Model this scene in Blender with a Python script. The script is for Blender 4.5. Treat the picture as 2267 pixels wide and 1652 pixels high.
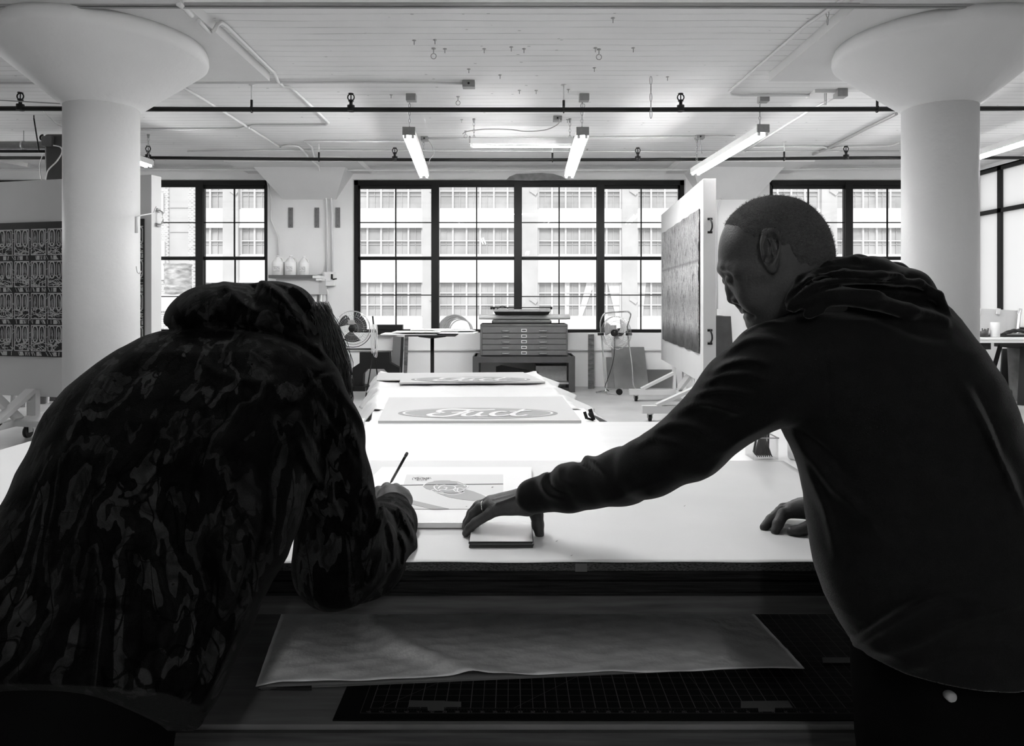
import bpy, math, random
import numpy as np
from mathutils import Vector, Matrix

for o in list(bpy.data.objects):
    bpy.data.objects.remove(o)
SC = bpy.context.scene
COL = SC.collection
F_PX, CX, HY, EYE = 1572.0, 1133.5, 666.0, 1.5     # focal length in pixels, vanishing point, horizon row, eye height

# ---------------------------------------------------------------- camera
cam_data = bpy.data.cameras.new('camera')
cam_data.sensor_width = 36.0
cam_data.lens = 36.0 * F_PX / 2267.0
cam_data.shift_y = -(826.0 - HY) / 2267.0
cam_data.clip_end = 300
cam = bpy.data.objects.new('camera', cam_data)
cam.location = (0, 0, EYE)
cam.rotation_euler = (math.pi / 2, 0, 0)
COL.objects.link(cam)
SC.camera = cam

# ---------------------------------------------------------------- daylight
world = bpy.data.worlds.new('overcast_sky')
SC.world = world
world.use_nodes = True
bg = world.node_tree.nodes['Background']
bg.inputs['Color'].default_value = (1, 1, 1, 1)
bg.inputs['Strength'].default_value = 1.2
sun_data = bpy.data.lights.new('sun', 'SUN')
sun_data.energy = 2.2
sun_data.angle = math.radians(20)
sun = bpy.data.objects.new('sun', sun_data)
sun.rotation_euler = (math.radians(52), 0, math.radians(-8))   # light travels away from the camera, downwards
COL.objects.link(sun)
TUBE_STRENGTH = 150.0

# ---------------------------------------------------------------- exposure
SC.view_settings.view_transform = 'Standard'
SC.view_settings.look = 'None'
SC.view_settings.exposure = 0.0
SC.view_settings.gamma = 1.0
SC.view_settings.use_curve_mapping = False
SC.cycles.max_bounces = 8
SC.cycles.diffuse_bounces = 4
SC.cycles.glossy_bounces = 3
SC.cycles.transparent_max_bounces = 12
SC.cycles.caustics_reflective = False
SC.cycles.caustics_refractive = False
SC.cycles.sample_clamp_indirect = 6.0
SC.cycles.use_denoising = True

# ---------------------------------------------------------------- helpers
def P(px, py, d):
    """the point of the room seen at pixel (px, py) at depth d in front of the camera"""
    return Vector(((px - CX) * d / F_PX, d, EYE - (py - HY) * d / F_PX))
def PZ(px, py, z):
    """the point at height z seen at pixel (px, py)"""
    d = (EYE - z) * F_PX / (py - HY)
    return P(px, py, d)

MATS = {}
def mat(name, v, rough=0.6, metal=0.0, noise=0.0, nscale=4.0, bump=0.0, bscale=60.0, spec=0.4, sheen=0.0, stretch=None, detail=4.0):
    if name in MATS:
        return MATS[name]
    m = bpy.data.materials.new(name)
    m.use_nodes = True
    nt = m.node_tree
    b = nt.nodes['Principled BSDF']
    b.inputs['Base Color'].default_value = (v, v, v, 1)
    b.inputs['Roughness'].default_value = rough
    b.inputs['Metallic'].default_value = metal
    b.inputs['Specular IOR Level'].default_value = spec
    if sheen:
        b.inputs['Sheen Weight'].default_value = sheen
        b.inputs['Sheen Roughness'].default_value = 0.22
    tc = nt.nodes.new('ShaderNodeTexCoord')
    mp = nt.nodes.new('ShaderNodeMapping')
    nt.links.new(tc.outputs['Object'], mp.inputs['Vector'])
    if stretch:
        mp.inputs['Scale'].default_value = stretch
    if noise:
        n = nt.nodes.new('ShaderNodeTexNoise')
        n.inputs['Scale'].default_value = nscale
        n.inputs['Detail'].default_value = detail
        nt.links.new(mp.outputs['Vector'], n.inputs['Vector'])
        r = nt.nodes.new('ShaderNodeMapRange')
        r.inputs['From Min'].default_value = 0.3
        r.inputs['From Max'].default_value = 0.7
        r.inputs['To Min'].default_value = v * (1 - noise)
        r.inputs['To Max'].default_value = min(1.0, v * (1 + noise))
        nt.links.new(n.outputs['Fac'], r.inputs['Value'])
        nt.links.new(r.outputs['Result'], b.inputs['Base Color'])
    if bump:
        n2 = nt.nodes.new('ShaderNodeTexNoise')
        n2.inputs['Scale'].default_value = bscale
        n2.inputs['Detail'].default_value = 5
        nt.links.new(mp.outputs['Vector'], n2.inputs['Vector'])
        bp = nt.nodes.new('ShaderNodeBump')
        bp.inputs['Strength'].default_value = bump
        bp.inputs['Distance'].default_value = 0.02
        nt.links.new(n2.outputs['Fac'], bp.inputs['Height'])
        nt.links.new(bp.outputs['Normal'], b.inputs['Normal'])
    MATS[name] = m
    return m

def emat(name, strength):
    m = bpy.data.materials.new(name)
    m.use_nodes = True
    nt = m.node_tree
    nt.nodes.clear()
    e = nt.nodes.new('ShaderNodeEmission')
    e.inputs['Strength'].default_value = strength
    o = nt.nodes.new('ShaderNodeOutputMaterial')
    nt.links.new(e.outputs[0], o.inputs[0])
    MATS[name] = m
    return m

def glass_mat(name, tint=0.97, refl=1.0, haze=0.0):
    m = bpy.data.materials.new(name)
    m.use_nodes = True
    nt = m.node_tree
    nt.nodes.clear()
    t = nt.nodes.new('ShaderNodeBsdfTransparent')
    t.inputs[0].default_value = (tint, tint, tint, 1)
    g = nt.nodes.new('ShaderNodeBsdfGlossy')
    g.inputs['Roughness'].default_value = 0.01
    fr = nt.nodes.new('ShaderNodeFresnel')
    fr.inputs['IOR'].default_value = 1.5
    ml = nt.nodes.new('ShaderNodeMath')
    ml.operation = 'MULTIPLY'
    ml.inputs[1].default_value = refl
    nt.links.new(fr.outputs[0], ml.inputs[0])
    mx = nt.nodes.new('ShaderNodeMixShader')
    nt.links.new(ml.outputs[0], mx.inputs[0])
    nt.links.new(t.outputs[0], mx.inputs[1])
    nt.links.new(g.outputs[0], mx.inputs[2])
    out = nt.nodes.new('ShaderNodeOutputMaterial')
    last = mx
    if haze:
        d = nt.nodes.new('ShaderNodeBsdfTranslucent')
        d.inputs[0].default_value = (0.95, 0.95, 0.95, 1)
        m2 = nt.nodes.new('ShaderNodeMixShader')
        m2.inputs[0].default_value = haze
        nt.links.new(mx.outputs[0], m2.inputs[1])
        nt.links.new(d.outputs[0], m2.inputs[2])
        last = m2
    nt.links.new(last.outputs[0], out.inputs[0])
    MATS[name] = m
    return m

BASE = {}      # world position of the origin of every object that has parts
class MB:
    """collects solids given in world coordinates; build() links them as one mesh object"""
    def __init__(self, X=None):
        self.v, self.f, self.s, self.X = [], [], [], X
    def add(self, vs, fs, smooth=False):
        n = len(self.v)
        for p in vs:
            p = Vector(p)
            self.v.append(self.X @ p if self.X else p)
        for f in fs:
            self.f.append([n + i for i in f])
            self.s.append(smooth)
        return self
    def box(self, c, s, R=None):
        c = Vector(c)
        vs = []
        for dx in (-.5, .5):
            for dy in (-.5, .5):
                for dz in (-.5, .5):
                    p = Vector((dx * s[0], dy * s[1], dz * s[2]))
                    vs.append(c + (R @ p if R else p))
        return self.add(vs, [(0, 1, 3, 2), (4, 6, 7, 5), (0, 4, 5, 1), (2, 3, 7, 6), (0, 2, 6, 4), (1, 5, 7, 3)])
    def bb(self, a, b):
        a, b = Vector(a), Vector(b)
        return self.box((a + b) / 2, [abs(b[i] - a[i]) for i in range(3)])
    def beam(self, a, b, w, t, up=(0, 0, 1)):
        a, b = Vector(a), Vector(b)
        d = (b - a)
        y = d.normalized()
        x = y.cross(Vector(up))
        if x.length < 1e-5:
            x = y.cross(Vector((1, 0, 0)))
        x.normalize()
        z = x.cross(y)
        R = Matrix((x, y, z)).transposed()
        return self.box((a + b) / 2, (w, d.length, t), R)
    def tube(self, pts, r, n=8, closed=False, caps=True):
        pts = [Vector(p) for p in pts]
        rs = r if isinstance(r, (list, tuple)) else [r] * len(pts)
        N = len(pts)
        vs, fs = [], []
        nrm = None
        for i, p in enumerate(pts):
            if closed:
                d = pts[(i + 1) % N] - pts[i - 1]
            else:
                d = pts[min(i + 1, N - 1)] - pts[max(i - 1, 0)]
            d.normalize()
            if nrm is None:
                nrm = d.cross(Vector((0, 0, 1)))
                if nrm.length < 1e-3:
                    nrm = d.cross(Vector((1, 0, 0)))
            nrm = (nrm - d * nrm.dot(d))
            nrm.normalize()
            b = d.cross(nrm)
            for k in range(n):
                a = 2 * math.pi * k / n
                vs.append(p + (nrm * math.cos(a) + b * math.sin(a)) * rs[i])
        for i in range(N if closed else N - 1):
            j = (i + 1) % N
            for k in range(n):
                l = (k + 1) % n
                fs.append((i * n + k, i * n + l, j * n + l, j * n + k))
        self.add(vs, fs, True)
        if caps and not closed:
            m = len(self.v) - len(vs)
            self.f.append([m + k for k in range(n)][::-1]); self.s.append(False)
            self.f.append([m + (N - 1) * n + k for k in range(n)]); self.s.append(False)
        return self
    def cyl(self, a, b, r, n=16, r2=None):
        return self.tube([a, b], [r, r if r2 is None else r2], n)
    def lathe(self, c, prof, n=32, axis='Z', smooth=True):
        c = Vector(c)
        vs, fs = [], []
        for (r, z) in prof:
            for k in range(n):
                a = 2 * math.pi * k / n
                if axis == 'Z':
                    p = Vector((r * math.cos(a), r * math.sin(a), z))
                elif axis == 'Y':
                    p = Vector((r * math.cos(a), z, r * math.sin(a)))
                else:
                    p = Vector((z, r * math.cos(a), r * math.sin(a)))
                vs.append(c + p)
        for i in range(len(prof) - 1):
            for k in range(n):
                l = (k + 1) % n
                fs.append((i * n + k, i * n + l, (i + 1) * n + l, (i + 1) * n + k))
        fs.append(tuple(range(n))[::-1])
        m = (len(prof) - 1) * n
        fs.append(tuple(m + k for k in range(n)))
        return self.add(vs, fs, smooth)
    def prism(self, poly, d, smooth=False):
        """closed polygon of 3D points pushed along vector d"""
        poly = [Vector(p) for p in poly]
        d = Vector(d)
        n = len(poly)
        vs = poly + [p + d for p in poly]
        fs = [tuple(range(n))[::-1], tuple(range(n, 2 * n))]
        for i in range(n):
            j = (i + 1) % n
            fs.append((i, j, n + j, n + i))
        return self.add(vs, fs, smooth)
    def grid(self, fn, nu, nv, smooth=True, thick=0.0):
        vs, fs = [], []
        for j in range(nv + 1):
            for i in range(nu + 1):
                vs.append(Vector(fn(i / nu, j / nv)))
        for j in range(nv):
            for i in range(nu):
                a = j * (nu + 1) + i
                fs.append((a, a + 1, a + nu + 2, a + nu + 1))
        return self.add(vs, fs, smooth)
    def build(self, name, m, parent=None, bevel=0.0, solid=0.0, weld=False):
        off = BASE.get(parent.name, Vector((0, 0, 0))) if parent else Vector((0, 0, 0))
        me = bpy.data.meshes.new(name)
        me.from_pydata([tuple(p - off) for p in self.v], [], self.f)
        me.polygons.foreach_set('use_smooth', self.s)
        me.update()
        import bmesh
        bm = bmesh.new()
        bm.from_mesh(me)
        bmesh.ops.recalc_face_normals(bm, faces=bm.faces)
        bm.to_mesh(me)
        bm.free()
        o = bpy.data.objects.new(name, me)
        for mm in (m if isinstance(m, (list, tuple)) else [m]):
            me.materials.append(mm)
        COL.objects.link(o)
        if parent:
            o.parent = parent
        BASE[o.name] = off.copy()
        if bevel:
            bv = o.modifiers.new('bevel', 'BEVEL')
            bv.width = bevel
            bv.segments = 2
            bv.limit_method = 'ANGLE'
        if solid:
            sd = o.modifiers.new('solid', 'SOLIDIFY')
            sd.thickness = solid
            sd.offset = 0
        return o

def tag(o, label=None, cat=None, group=None, kind=None):
    if label: o['label'] = label
    if cat: o['category'] = cat
    if group: o['group'] = group
    if kind: o['kind'] = kind
    return o
def thing(name, loc, label, cat, group=None, kind=None):
    o = bpy.data.objects.new(name, None)
    o.empty_display_size = 0.1
    o.location = loc
    COL.objects.link(o)
    BASE[o.name] = Vector(loc)
    return tag(o, label, cat, group, kind)
def copy_tree(o, parent=None):
    c = o.copy()
    COL.objects.link(c)
    if parent:
        c.parent = parent
    for ch in list(o.children):
        copy_tree(ch, c)
    return c
def arc(c, r, a0, a1, n, u=(1, 0, 0), v=(0, 0, 1)):
    c, u, v = Vector(c), Vector(u), Vector(v)
    return [c + u * (r * math.cos(a0 + (a1 - a0) * i / n)) + v * (r * math.sin(a0 + (a1 - a0) * i / n)) for i in range(n + 1)]
def bez(p0, p1, p2, p3, n=10):
    out = []
    for i in range(n + 1):
        t = i / n
        out.append(Vector(p0) * (1 - t) ** 3 + Vector(p1) * 3 * t * (1 - t) ** 2 + Vector(p2) * 3 * t * t * (1 - t) + Vector(p3) * t ** 3)
    return out
def smooth_path(pts, k=6):
    """Catmull-Rom through the points"""
    pts = [Vector(p) for p in pts]
    out = []
    for i in range(len(pts) - 1):
        p0, p1, p2, p3 = pts[max(i - 1, 0)], pts[i], pts[i + 1], pts[min(i + 2, len(pts) - 1)]
        for j in range(k):
            t = j / k
            out.append(0.5 * ((2 * p1) + (p2 - p0) * t + (2 * p0 - 5 * p1 + 4 * p2 - p3) * t * t + (3 * p1 - p0 - 3 * p2 + p3) * t ** 3))
    out.append(pts[-1])
    return out
# ---------------------------------------------------------------- materials
def board_ceiling():
    m = mat('board_marked_concrete', 0.86, 0.75, noise=0.06, nscale=0.8)
    nt = m.node_tree
    b = nt.nodes['Principled BSDF']
    src = b.inputs['Base Color'].links[0].from_socket
    tc = nt.nodes.new('ShaderNodeTexCoord')
    wob = nt.nodes.new('ShaderNodeTexNoise'); wob.inputs['Scale'].default_value = 0.7
    nt.links.new(tc.outputs['Object'], wob.inputs['Vector'])
    sep = nt.nodes.new('ShaderNodeSeparateXYZ')
    nt.links.new(tc.outputs['Object'], sep.inputs[0])
    # distance to the nearest board joint (joints run along X, 0.14 m apart)
    ma = nt.nodes.new('ShaderNodeMath'); ma.operation = 'MULTIPLY_ADD'
    nt.links.new(wob.outputs['Fac'], ma.inputs[0]); ma.inputs[1].default_value = 0.09
    nt.links.new(sep.outputs['Y'], ma.inputs[2])
    pp = nt.nodes.new('ShaderNodeMath'); pp.operation = 'PINGPONG'; pp.inputs[1].default_value = 0.07
    nt.links.new(ma.outputs[0], pp.inputs[0])
    rg = nt.nodes.new('ShaderNodeMapRange')
    rg.inputs['From Min'].default_value = 0.0; rg.inputs['From Max'].default_value = 0.0075
    rg.inputs['To Min'].default_value = 1.0; rg.inputs['To Max'].default_value = 0.0
    nt.links.new(pp.outputs[0], rg.inputs['Value'])
    # joints come and go along their length
    mp = nt.nodes.new('ShaderNodeMapping'); mp.inputs['Scale'].default_value = (0.9, 7.0, 1)
    nt.links.new(tc.outputs['Object'], mp.inputs[0])
    n2 = nt.nodes.new('ShaderNodeTexNoise'); n2.inputs['Scale'].default_value = 1.6; n2.inputs['Detail'].default_value = 6
    nt.links.new(mp.outputs[0], n2.inputs['Vector'])
    r2 = nt.nodes.new('ShaderNodeMapRange'); r2.inputs['From Min'].default_value = 0.38; r2.inputs['From Max'].default_value = 0.62
    r2.inputs['To Min'].default_value = 0.12; r2.inputs['To Max'].default_value = 0.65
    nt.links.new(n2.outputs['Fac'], r2.inputs['Value'])
    ml = nt.nodes.new('ShaderNodeMath'); ml.operation = 'MULTIPLY'
    nt.links.new(rg.outputs[0], ml.inputs[0]); nt.links.new(r2.outputs[0], ml.inputs[1])
    # dark pits and nail holes
    mp3 = nt.nodes.new('ShaderNodeMapping'); mp3.inputs['Scale'].default_value = (1.0, 2.6, 1)
    nt.links.new(tc.outputs['Object'], mp3.inputs[0])
    vo = nt.nodes.new('ShaderNodeTexVoronoi'); vo.inputs['Scale'].default_value = 3.2
    nt.links.new(mp3.outputs[0], vo.inputs['Vector'])
    r3 = nt.nodes.new('ShaderNodeMapRange'); r3.inputs['From Min'].default_value = 0.04; r3.inputs['From Max'].default_value = 0.06
    r3.inputs['To Min'].default_value = 0.7; r3.inputs['To Max'].default_value = 0.0
    nt.links.new(vo.outputs['Distance'], r3.inputs['Value'])
    mx = nt.nodes.new('ShaderNodeMath'); mx.operation = 'MAXIMUM'
    nt.links.new(ml.outputs[0], mx.inputs[0]); nt.links.new(r3.outputs[0], mx.inputs[1])
    mix = nt.nodes.new('ShaderNodeMixRGB')
    nt.links.new(mx.outputs[0], mix.inputs[0]); nt.links.new(src, mix.inputs[1]); mix.inputs[2].default_value = (0.06, 0.06, 0.06, 1)
    nt.links.new(mix.outputs[0], b.inputs['Base Color'])
    bp = nt.nodes.new('ShaderNodeBump'); bp.inputs['Strength'].default_value = 0.5; bp.inputs['Distance'].default_value = 0.01
    bp.invert = True
    nt.links.new(mx.outputs[0], bp.inputs['Height'])
    nt.links.new(bp.outputs[0], b.inputs['Normal'])
    return m
M_CEIL = board_ceiling()

def plaster():
    """white painted plaster with sparse scuffs"""
    m = mat('painted_concrete', 0.7, 0.55, noise=0.05, nscale=1.2, bump=0.12, bscale=18)
    nt = m.node_tree
    b = nt.nodes['Principled BSDF']
    src = b.inputs['Base Color'].links[0].from_socket
    tc = nt.nodes.new('ShaderNodeTexCoord')
    mp = nt.nodes.new('ShaderNodeMapping'); mp.inputs['Scale'].default_value = (1, 1, 3.2)
    nt.links.new(tc.outputs['Object'], mp.inputs[0])
    n = nt.nodes.new('ShaderNodeTexNoise'); n.inputs['Scale'].default_value = 7; n.inputs['Detail'].default_value = 8; n.inputs['Roughness'].default_value = 0.7
    nt.links.new(mp.outputs[0], n.inputs['Vector'])
    r = nt.nodes.new('ShaderNodeMapRange'); r.inputs['From Min'].default_value = 0.69; r.inputs['From Max'].default_value = 0.74
    r.inputs['To Min'].default_value = 0; r.inputs['To Max'].default_value = 0.6
    nt.links.new(n.outputs['Fac'], r.inputs['Value'])
    mix = nt.nodes.new('ShaderNodeMixRGB')
    nt.links.new(r.outputs[0], mix.inputs[0]); nt.links.new(src, mix.inputs[1]); mix.inputs[2].default_value = (0.2, 0.2, 0.2, 1)
    nt.links.new(mix.outputs[0], b.inputs['Base Color'])
    return m
M_PLASTER = plaster()
M_WALL = mat('wall_paint', 0.84, 0.6, noise=0.05, nscale=0.9, bump=0.05, bscale=30)
M_DARKWALL = mat('rear_wall_paint', 0.7, 0.8)
M_FLOOR = mat('worn_concrete_floor', 0.5, 0.33, noise=0.22, nscale=1.3, bump=0.05, bscale=12, spec=0.5, detail=9)
M_BLACK = mat('black_steel', 0.006, 0.45, spec=0.3)
M_PIPE = mat('black_iron_pipe', 0.008, 0.4, spec=0.3)
M_WCONDUIT = mat('white_painted_conduit', 0.72, 0.4)
M_GCONDUIT = mat('grey_conduit', 0.4, 0.4, metal=0.3)
M_BOX = mat('grey_junction_box', 0.28, 0.45, noise=0.1, nscale=20)
M_GALV = mat('galvanised_metal', 0.4, 0.35, metal=0.7)
M_CHROME = mat('chrome', 0.75, 0.15, metal=1.0)
M_WHITEPAINT = mat('white_painted_wood', 0.8, 0.5, noise=0.04, nscale=2, stretch=(1, 1, 1))
M_WHITETOP = mat('white_table_board', 0.86, 0.28, noise=0.04, nscale=2.5, spec=0.5, stretch=(0.6, 3, 1))
M_PAPER = mat('kraft_table_paper', 0.66, 0.5, noise=0.05, nscale=3, bump=0.03, bscale=8)
M_PARTICLE = mat('particle_board_edge', 0.035, 0.8, noise=0.9, nscale=160, stretch=(1, 1, 3.0), spec=0.1)
M_DARKWOOD = mat('dark_board_edge', 0.008, 0.7, noise=0.8, nscale=30, stretch=(0.3, 1, 8), spec=0.05)
M_RAIL = mat('weathered_rail', 0.045, 0.75, noise=0.4, nscale=12, stretch=(0.4, 1, 6), spec=0.1)
M_SHELF = mat('plywood_shelf', 0.12, 0.6, noise=0.2, nscale=9, stretch=(0.6, 5, 1), spec=0.15)
M_DARKMETAL = mat('dark_grey_enamel', 0.055, 0.4, noise=0.1, nscale=10)
M_GREYENAMEL = mat('grey_enamel', 0.10, 0.4, noise=0.1, nscale=8)
M_WHITEPLASTIC = mat('white_plastic', 0.82, 0.4)
M_TUBE = emat('lit_fluorescent_tube', TUBE_STRENGTH)
M_TUBE_OFF = mat('unlit_tube', 0.8, 0.2)
M_GLASS = glass_mat('window_glass', 0.98, 1.0)
# ---------------------------------------------------------------- room shell
WD = 12.4            # depth of the window wall
CEIL = 3.8
XL, XR, YB = -12.5, 8.05, -4.5
ZW0, ZW1 = 0.94, 3.62
def struct(mb, name, m, **k):
    return tag(mb.build(name, m, **k), kind='structure')

struct(MB().bb((XL - .3, YB - .3, -0.2), (XR + .3, WD + .35, 0)), 'floor', M_FLOOR)
struct(MB().bb((XL - .3, YB - .3, CEIL), (XR + .3, WD + .35, CEIL + .25)), 'ceiling', M_CEIL)
struct(MB().bb((XL - .3, YB - .3, 0), (XL, WD, CEIL)), 'wall_left', M_WALL)
struct(MB().bb((XL, YB - .3, 0), (XR, YB, CEIL)), 'wall_front', M_DARKWALL)
WINS = [(-10.07, -4.27), (-2.78, 3.03), (4.5, 7.35)]
mb = MB()
mb.bb((XL - .3, WD, 0), (XR + .3, WD + .35, ZW0))
mb.bb((XL - .3, WD, ZW1), (XR + .3, WD + .35, CEIL))
xs = [XL - .3] + [x for w in WINS for x in w] + [XR + .3]
for i in range(0, len(xs), 2):
    mb.bb((xs[i], WD, ZW0), (xs[i + 1], WD + .35, ZW1))
struct(mb, 'wall_back', M_WALL)
# right wall with a tall window bay
RW = [(9.2, 10.55), (7.6, 9.1)]
mb = MB()
mb.bb((XR, YB - .3, 0), (XR + .3, 4.0, CEIL))
mb.bb((XR, 4.0, 0), (XR + .3, WD, 1.0))
mb.bb((XR, 4.0, 3.72), (XR + .3, WD, CEIL))
mb.bb((XR, 12.34, 1.0), (XR + .3, WD, 3.72))
struct(mb, 'wall_right', M_WALL)

def window(name, x0, x1, mull, single=()):
    y = WD + .09
    root = tag(MB().bb((x0, y, ZW1 - .085), (x1, y + .12, ZW1)).bb((x0, y, ZW0), (x1, y + .12, ZW0 + .03))
               .bb((x0, y, ZW0), (x0 + .07, y + .12, ZW1)).bb((x1 - .07, y, ZW0), (x1, y + .12, ZW1))
               .build(name, M_BLACK), kind='structure')
    xs = [x0 + .03] + list(mull) + [x1 - .03]
    for m_ in mull:
        MB().bb((m_ - .065, y - .01, ZW0), (m_ + .065, y + .12, ZW1 - .03)).build('mullion', M_BLACK, root)
    for i in range(len(xs) - 1):
        a, b = xs[i] + .035, xs[i + 1] - .035
        outer = (i == 0 or i == len(xs) - 2)
        for (za, zb, up) in ((2.25, ZW1 - .085, True), (ZW0 + .02, 2.25, False)):
            yy = y + (.03 if up else .06)
            s = MB()
            tt = .06 if (outer and up) else .03
            s.bb((a, yy, zb - (tt if up else .03)), (b, yy + .04, zb))
            s.bb((a, yy, za), (b, yy + .04, za + (.03 if up else .035)))
            s.bb((a, yy, za), (a + .035, yy + .04, zb)).bb((b - .035, yy, za), (b, yy + .04, zb))
            c = (a + b) / 2
            zm = 2.88 if up else (1.6 if outer else 1.575)
            if i not in single:
                s.bb((c - .011, yy + .005, za), (c + .011, yy + .03, zb))
            s.bb((a, yy + .005, zm - .009), (b, yy + .03, zm + .009))
            so = s.build('sash', M_BLACK, root)
            MB().bb((a + .01, yy + .016, za + .01), (b - .01, yy + .020, zb - .01)).build('pane', M_GLASS, so)
    return root
window('window_1', -10.07, -4.27, [-8.4, -6.95, -5.5], single=(0, 1, 2))
window('window_2', -2.78, 3.03, [-1.355, .105, 1.56])
window('window_3', 4.5, 7.35, [5.93])
# window of the right wall: tall black frames with frosted panes
M_FROST = glass_mat('frosted_glass', 0.9, 0.5, haze=0.75)
wr = MB()
ys = [4.0, 5.6, 7.2, 8.8, 10.2, 11.74, 12.32]
for y in ys:
    wr.bb((XR, y - .045, 1.0), (XR + .1, y + .045, 3.72))
wr.bb((XR, 4.0, 1.0), (XR + .1, 12.32, 1.08)).bb((XR, 4.0, 3.66), (XR + .1, 12.32, 3.74)).bb((XR, 4.0, 2.96), (XR + .1, 12.32, 3.03))
wroot = tag(wr.build('window_4', M_BLACK), kind='structure')
for a, b in zip(ys[:-1], ys[1:]):
    for za, zb in ((1.08, 2.96), (3.03, 3.66)):
        MB().bb((XR + .03, a + .06, za), (XR + .04, b - .06, zb)).build('pane', M_FROST, wroot)
# wall conduit rail under the windows, skirting
struct(MB().tube([(XL, WD - .03, .64), (XR, WD - .03, .64)], .016, 8), 'trim_1', M_WCONDUIT)
# half capitals with their drop panels on the piers of the window wall
def pier_capital(xc, name):
    y1 = WD
    mb = MB()
    t, b = 3.72, 3.27
    wt, wb, dep = .76, .46, .62
    top = [(xc - wt, y1, t), (xc - wt, y1 - dep, t), (xc + wt, y1 - dep, t), (xc + wt, y1, t)]
    bot = [(xc - wb, y1, b), (xc - wb, y1 - .03, b), (xc + wb, y1 - .03, b), (xc + wb, y1, b)]
    mb.add(top + bot, [(0, 1, 2, 3), (7, 6, 5, 4), (0, 4, 5, 1), (1, 5, 6, 2), (2, 6, 7, 3), (3, 7, 4, 0)])
    mb.bb((xc - 1.07, y1 - 1.07, t), (xc + 1.07, y1, CEIL))
    return struct(mb, name, M_PLASTER)
pier_capital(-3.53, 'trim_2')
pier_capital(3.76, 'trim_3')

# mushroom columns
def column(xc, yc, label):
    t = thing('mushroom_column', (xc, yc, 0), label, 'column', 'round columns holding the ceiling')
    r0, R = .29, .845
    MB().lathe((xc, yc, 0), [(r0, 0), (r0, 3.145)], 64).build('shaft', M_PLASTER, t)
    zb, zl, zt = 3.14, 3.57, 3.71
    prof = [(r0, zb), (r0 + .004, zb + .01)]
    for i in range(1, 11):
        s = i / 10
        prof.append((r0 + (R - .03 - r0) * s, zb + (zl - zb) * s))
    prof += [(R - .008, zl + .02), (R, zl + .045), (R - .002, zl + .09), (R - .02, zt)]
    MB().lathe((xc, yc, 0), prof, 72).build('capital', M_PLASTER, t)
    MB().bb((xc - 1.07, yc - 1.07, zt), (xc + 1.07, yc + 1.07, CEIL + .02)).build('drop_panel', M_PLASTER, t)
    return t
column(-3.51, 6.08, 'round white concrete column with flared capital beside the camouflage figure')
column(3.66, 6.08, 'round grey-lit concrete column with flared capital behind the hooded sweatshirt man')

# ---------------------------------------------------------------- across the yard
FY = 50.0
K = FY / F_PX
def fx(px): return (px - CX) * K
def fz(py): return EYE - (py - HY) * K
M_FAC = mat('whitewashed_facade', 0.9, 0.8, noise=0.03, nscale=0.4)
M_PIL = mat('weathered_pilaster', 0.6, 0.8, noise=0.08, nscale=0.8)
M_FWIN = mat('facade_glass', 0.5, 0.3, noise=0.25, nscale=0.45, spec=0.6, detail=6)
M_FFRAME = mat('facade_window_frame', 0.7, 0.6)
M_FMUN = mat('facade_muntin', 0.6, 0.6)
M_CURTAIN = mat('pale_curtain', 0.8, 0.9, noise=0.1, nscale=3, stretch=(6, 1, 1))
rows = [(262, 345), (382, 463), (501, 565), (622, 702), (742, 822)]
fac = thing('factory_building', (0, FY, -8), 'white industrial building across the yard with gridded windows between grey pilasters', 'building')
pil0 = [936 + 220 * k for k in range(-4, 6)]
wall = MB()
ed = [1000] + [v for r in rows[::-1] for v in r[::-1]] + [150]
for i in range(0, len(ed), 2):
    wall.bb((fx(pil0[0]), FY, fz(ed[i])), (fx(pil0[-1]) + 1, FY + .6, fz(ed[i + 1])))
    if i > 0 and i < len(ed) - 2:
        wall.bb((fx(pil0[0]), FY - .1, fz(ed[i]) - .12), (fx(pil0[-1]) + 1, FY, fz(ed[i]) + .02))
wall.bb((fx(pil0[0]), FY + .6, fz(1000)), (fx(pil0[-1]) + 1, FY + 3, fz(150)))
wall.build('wall', M_FAC, fac)
for p in pil0:
    MB().bb((fx(p), FY - .25, fz(1000)), (fx(p + 34), FY + .1, fz(150))).build('pilaster', M_PIL, fac)
for k in range(len(pil0) - 1):
    a, b = fx(pil0[k] + 36), fx(pil0[k + 1] - 2)
    for ri, (yt, yb) in enumerate(rows):
        zt, zb = fz(yt), fz(yb)
        n = 6
        w = (b - a) / n
        fr = MB()
        fr.bb((a, FY + .1, zt - .06), (b, FY + .3, zt)).bb((a, FY + .05, zb), (b, FY + .3, zb + .08))
        for i in range(n + 1):
            fr.bb((a + i * w - .06, FY + .1, zb), (a + i * w + .06, FY + .3, zt))
        ntier = 2 if ri != 3 else 3
        for q in range(1, ntier):
            zz = zb + (zt - zb) * q / ntier
            fr.bb((a, FY + .12, zz - .04), (b, FY + .3, zz + .04))
        fo = fr.build('window', M_FFRAME, fac)
        mu = MB()
        for i in range(n):
            if (i * 7 + k * 3 + ri) % 4 != 1:
                mu.bb((a + (i + .5) * w - .018, FY + .22, zb), (a + (i + .5) * w + .018, FY + .28, zt))
        for q in range(ntier * 2):
            zz = zb + (zt - zb) * (q + .5) / (ntier * 2)
            if q % 2 == 1:
                mu.bb((a, FY + .22, zz - .015), (b, FY + .28, zz + .015))
        mu.build('muntin', M_FMUN, fo)
        MB().bb((a, FY + .3, zb), (b, FY + .34, zt)).build('pane', M_FWIN, fo)
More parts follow.
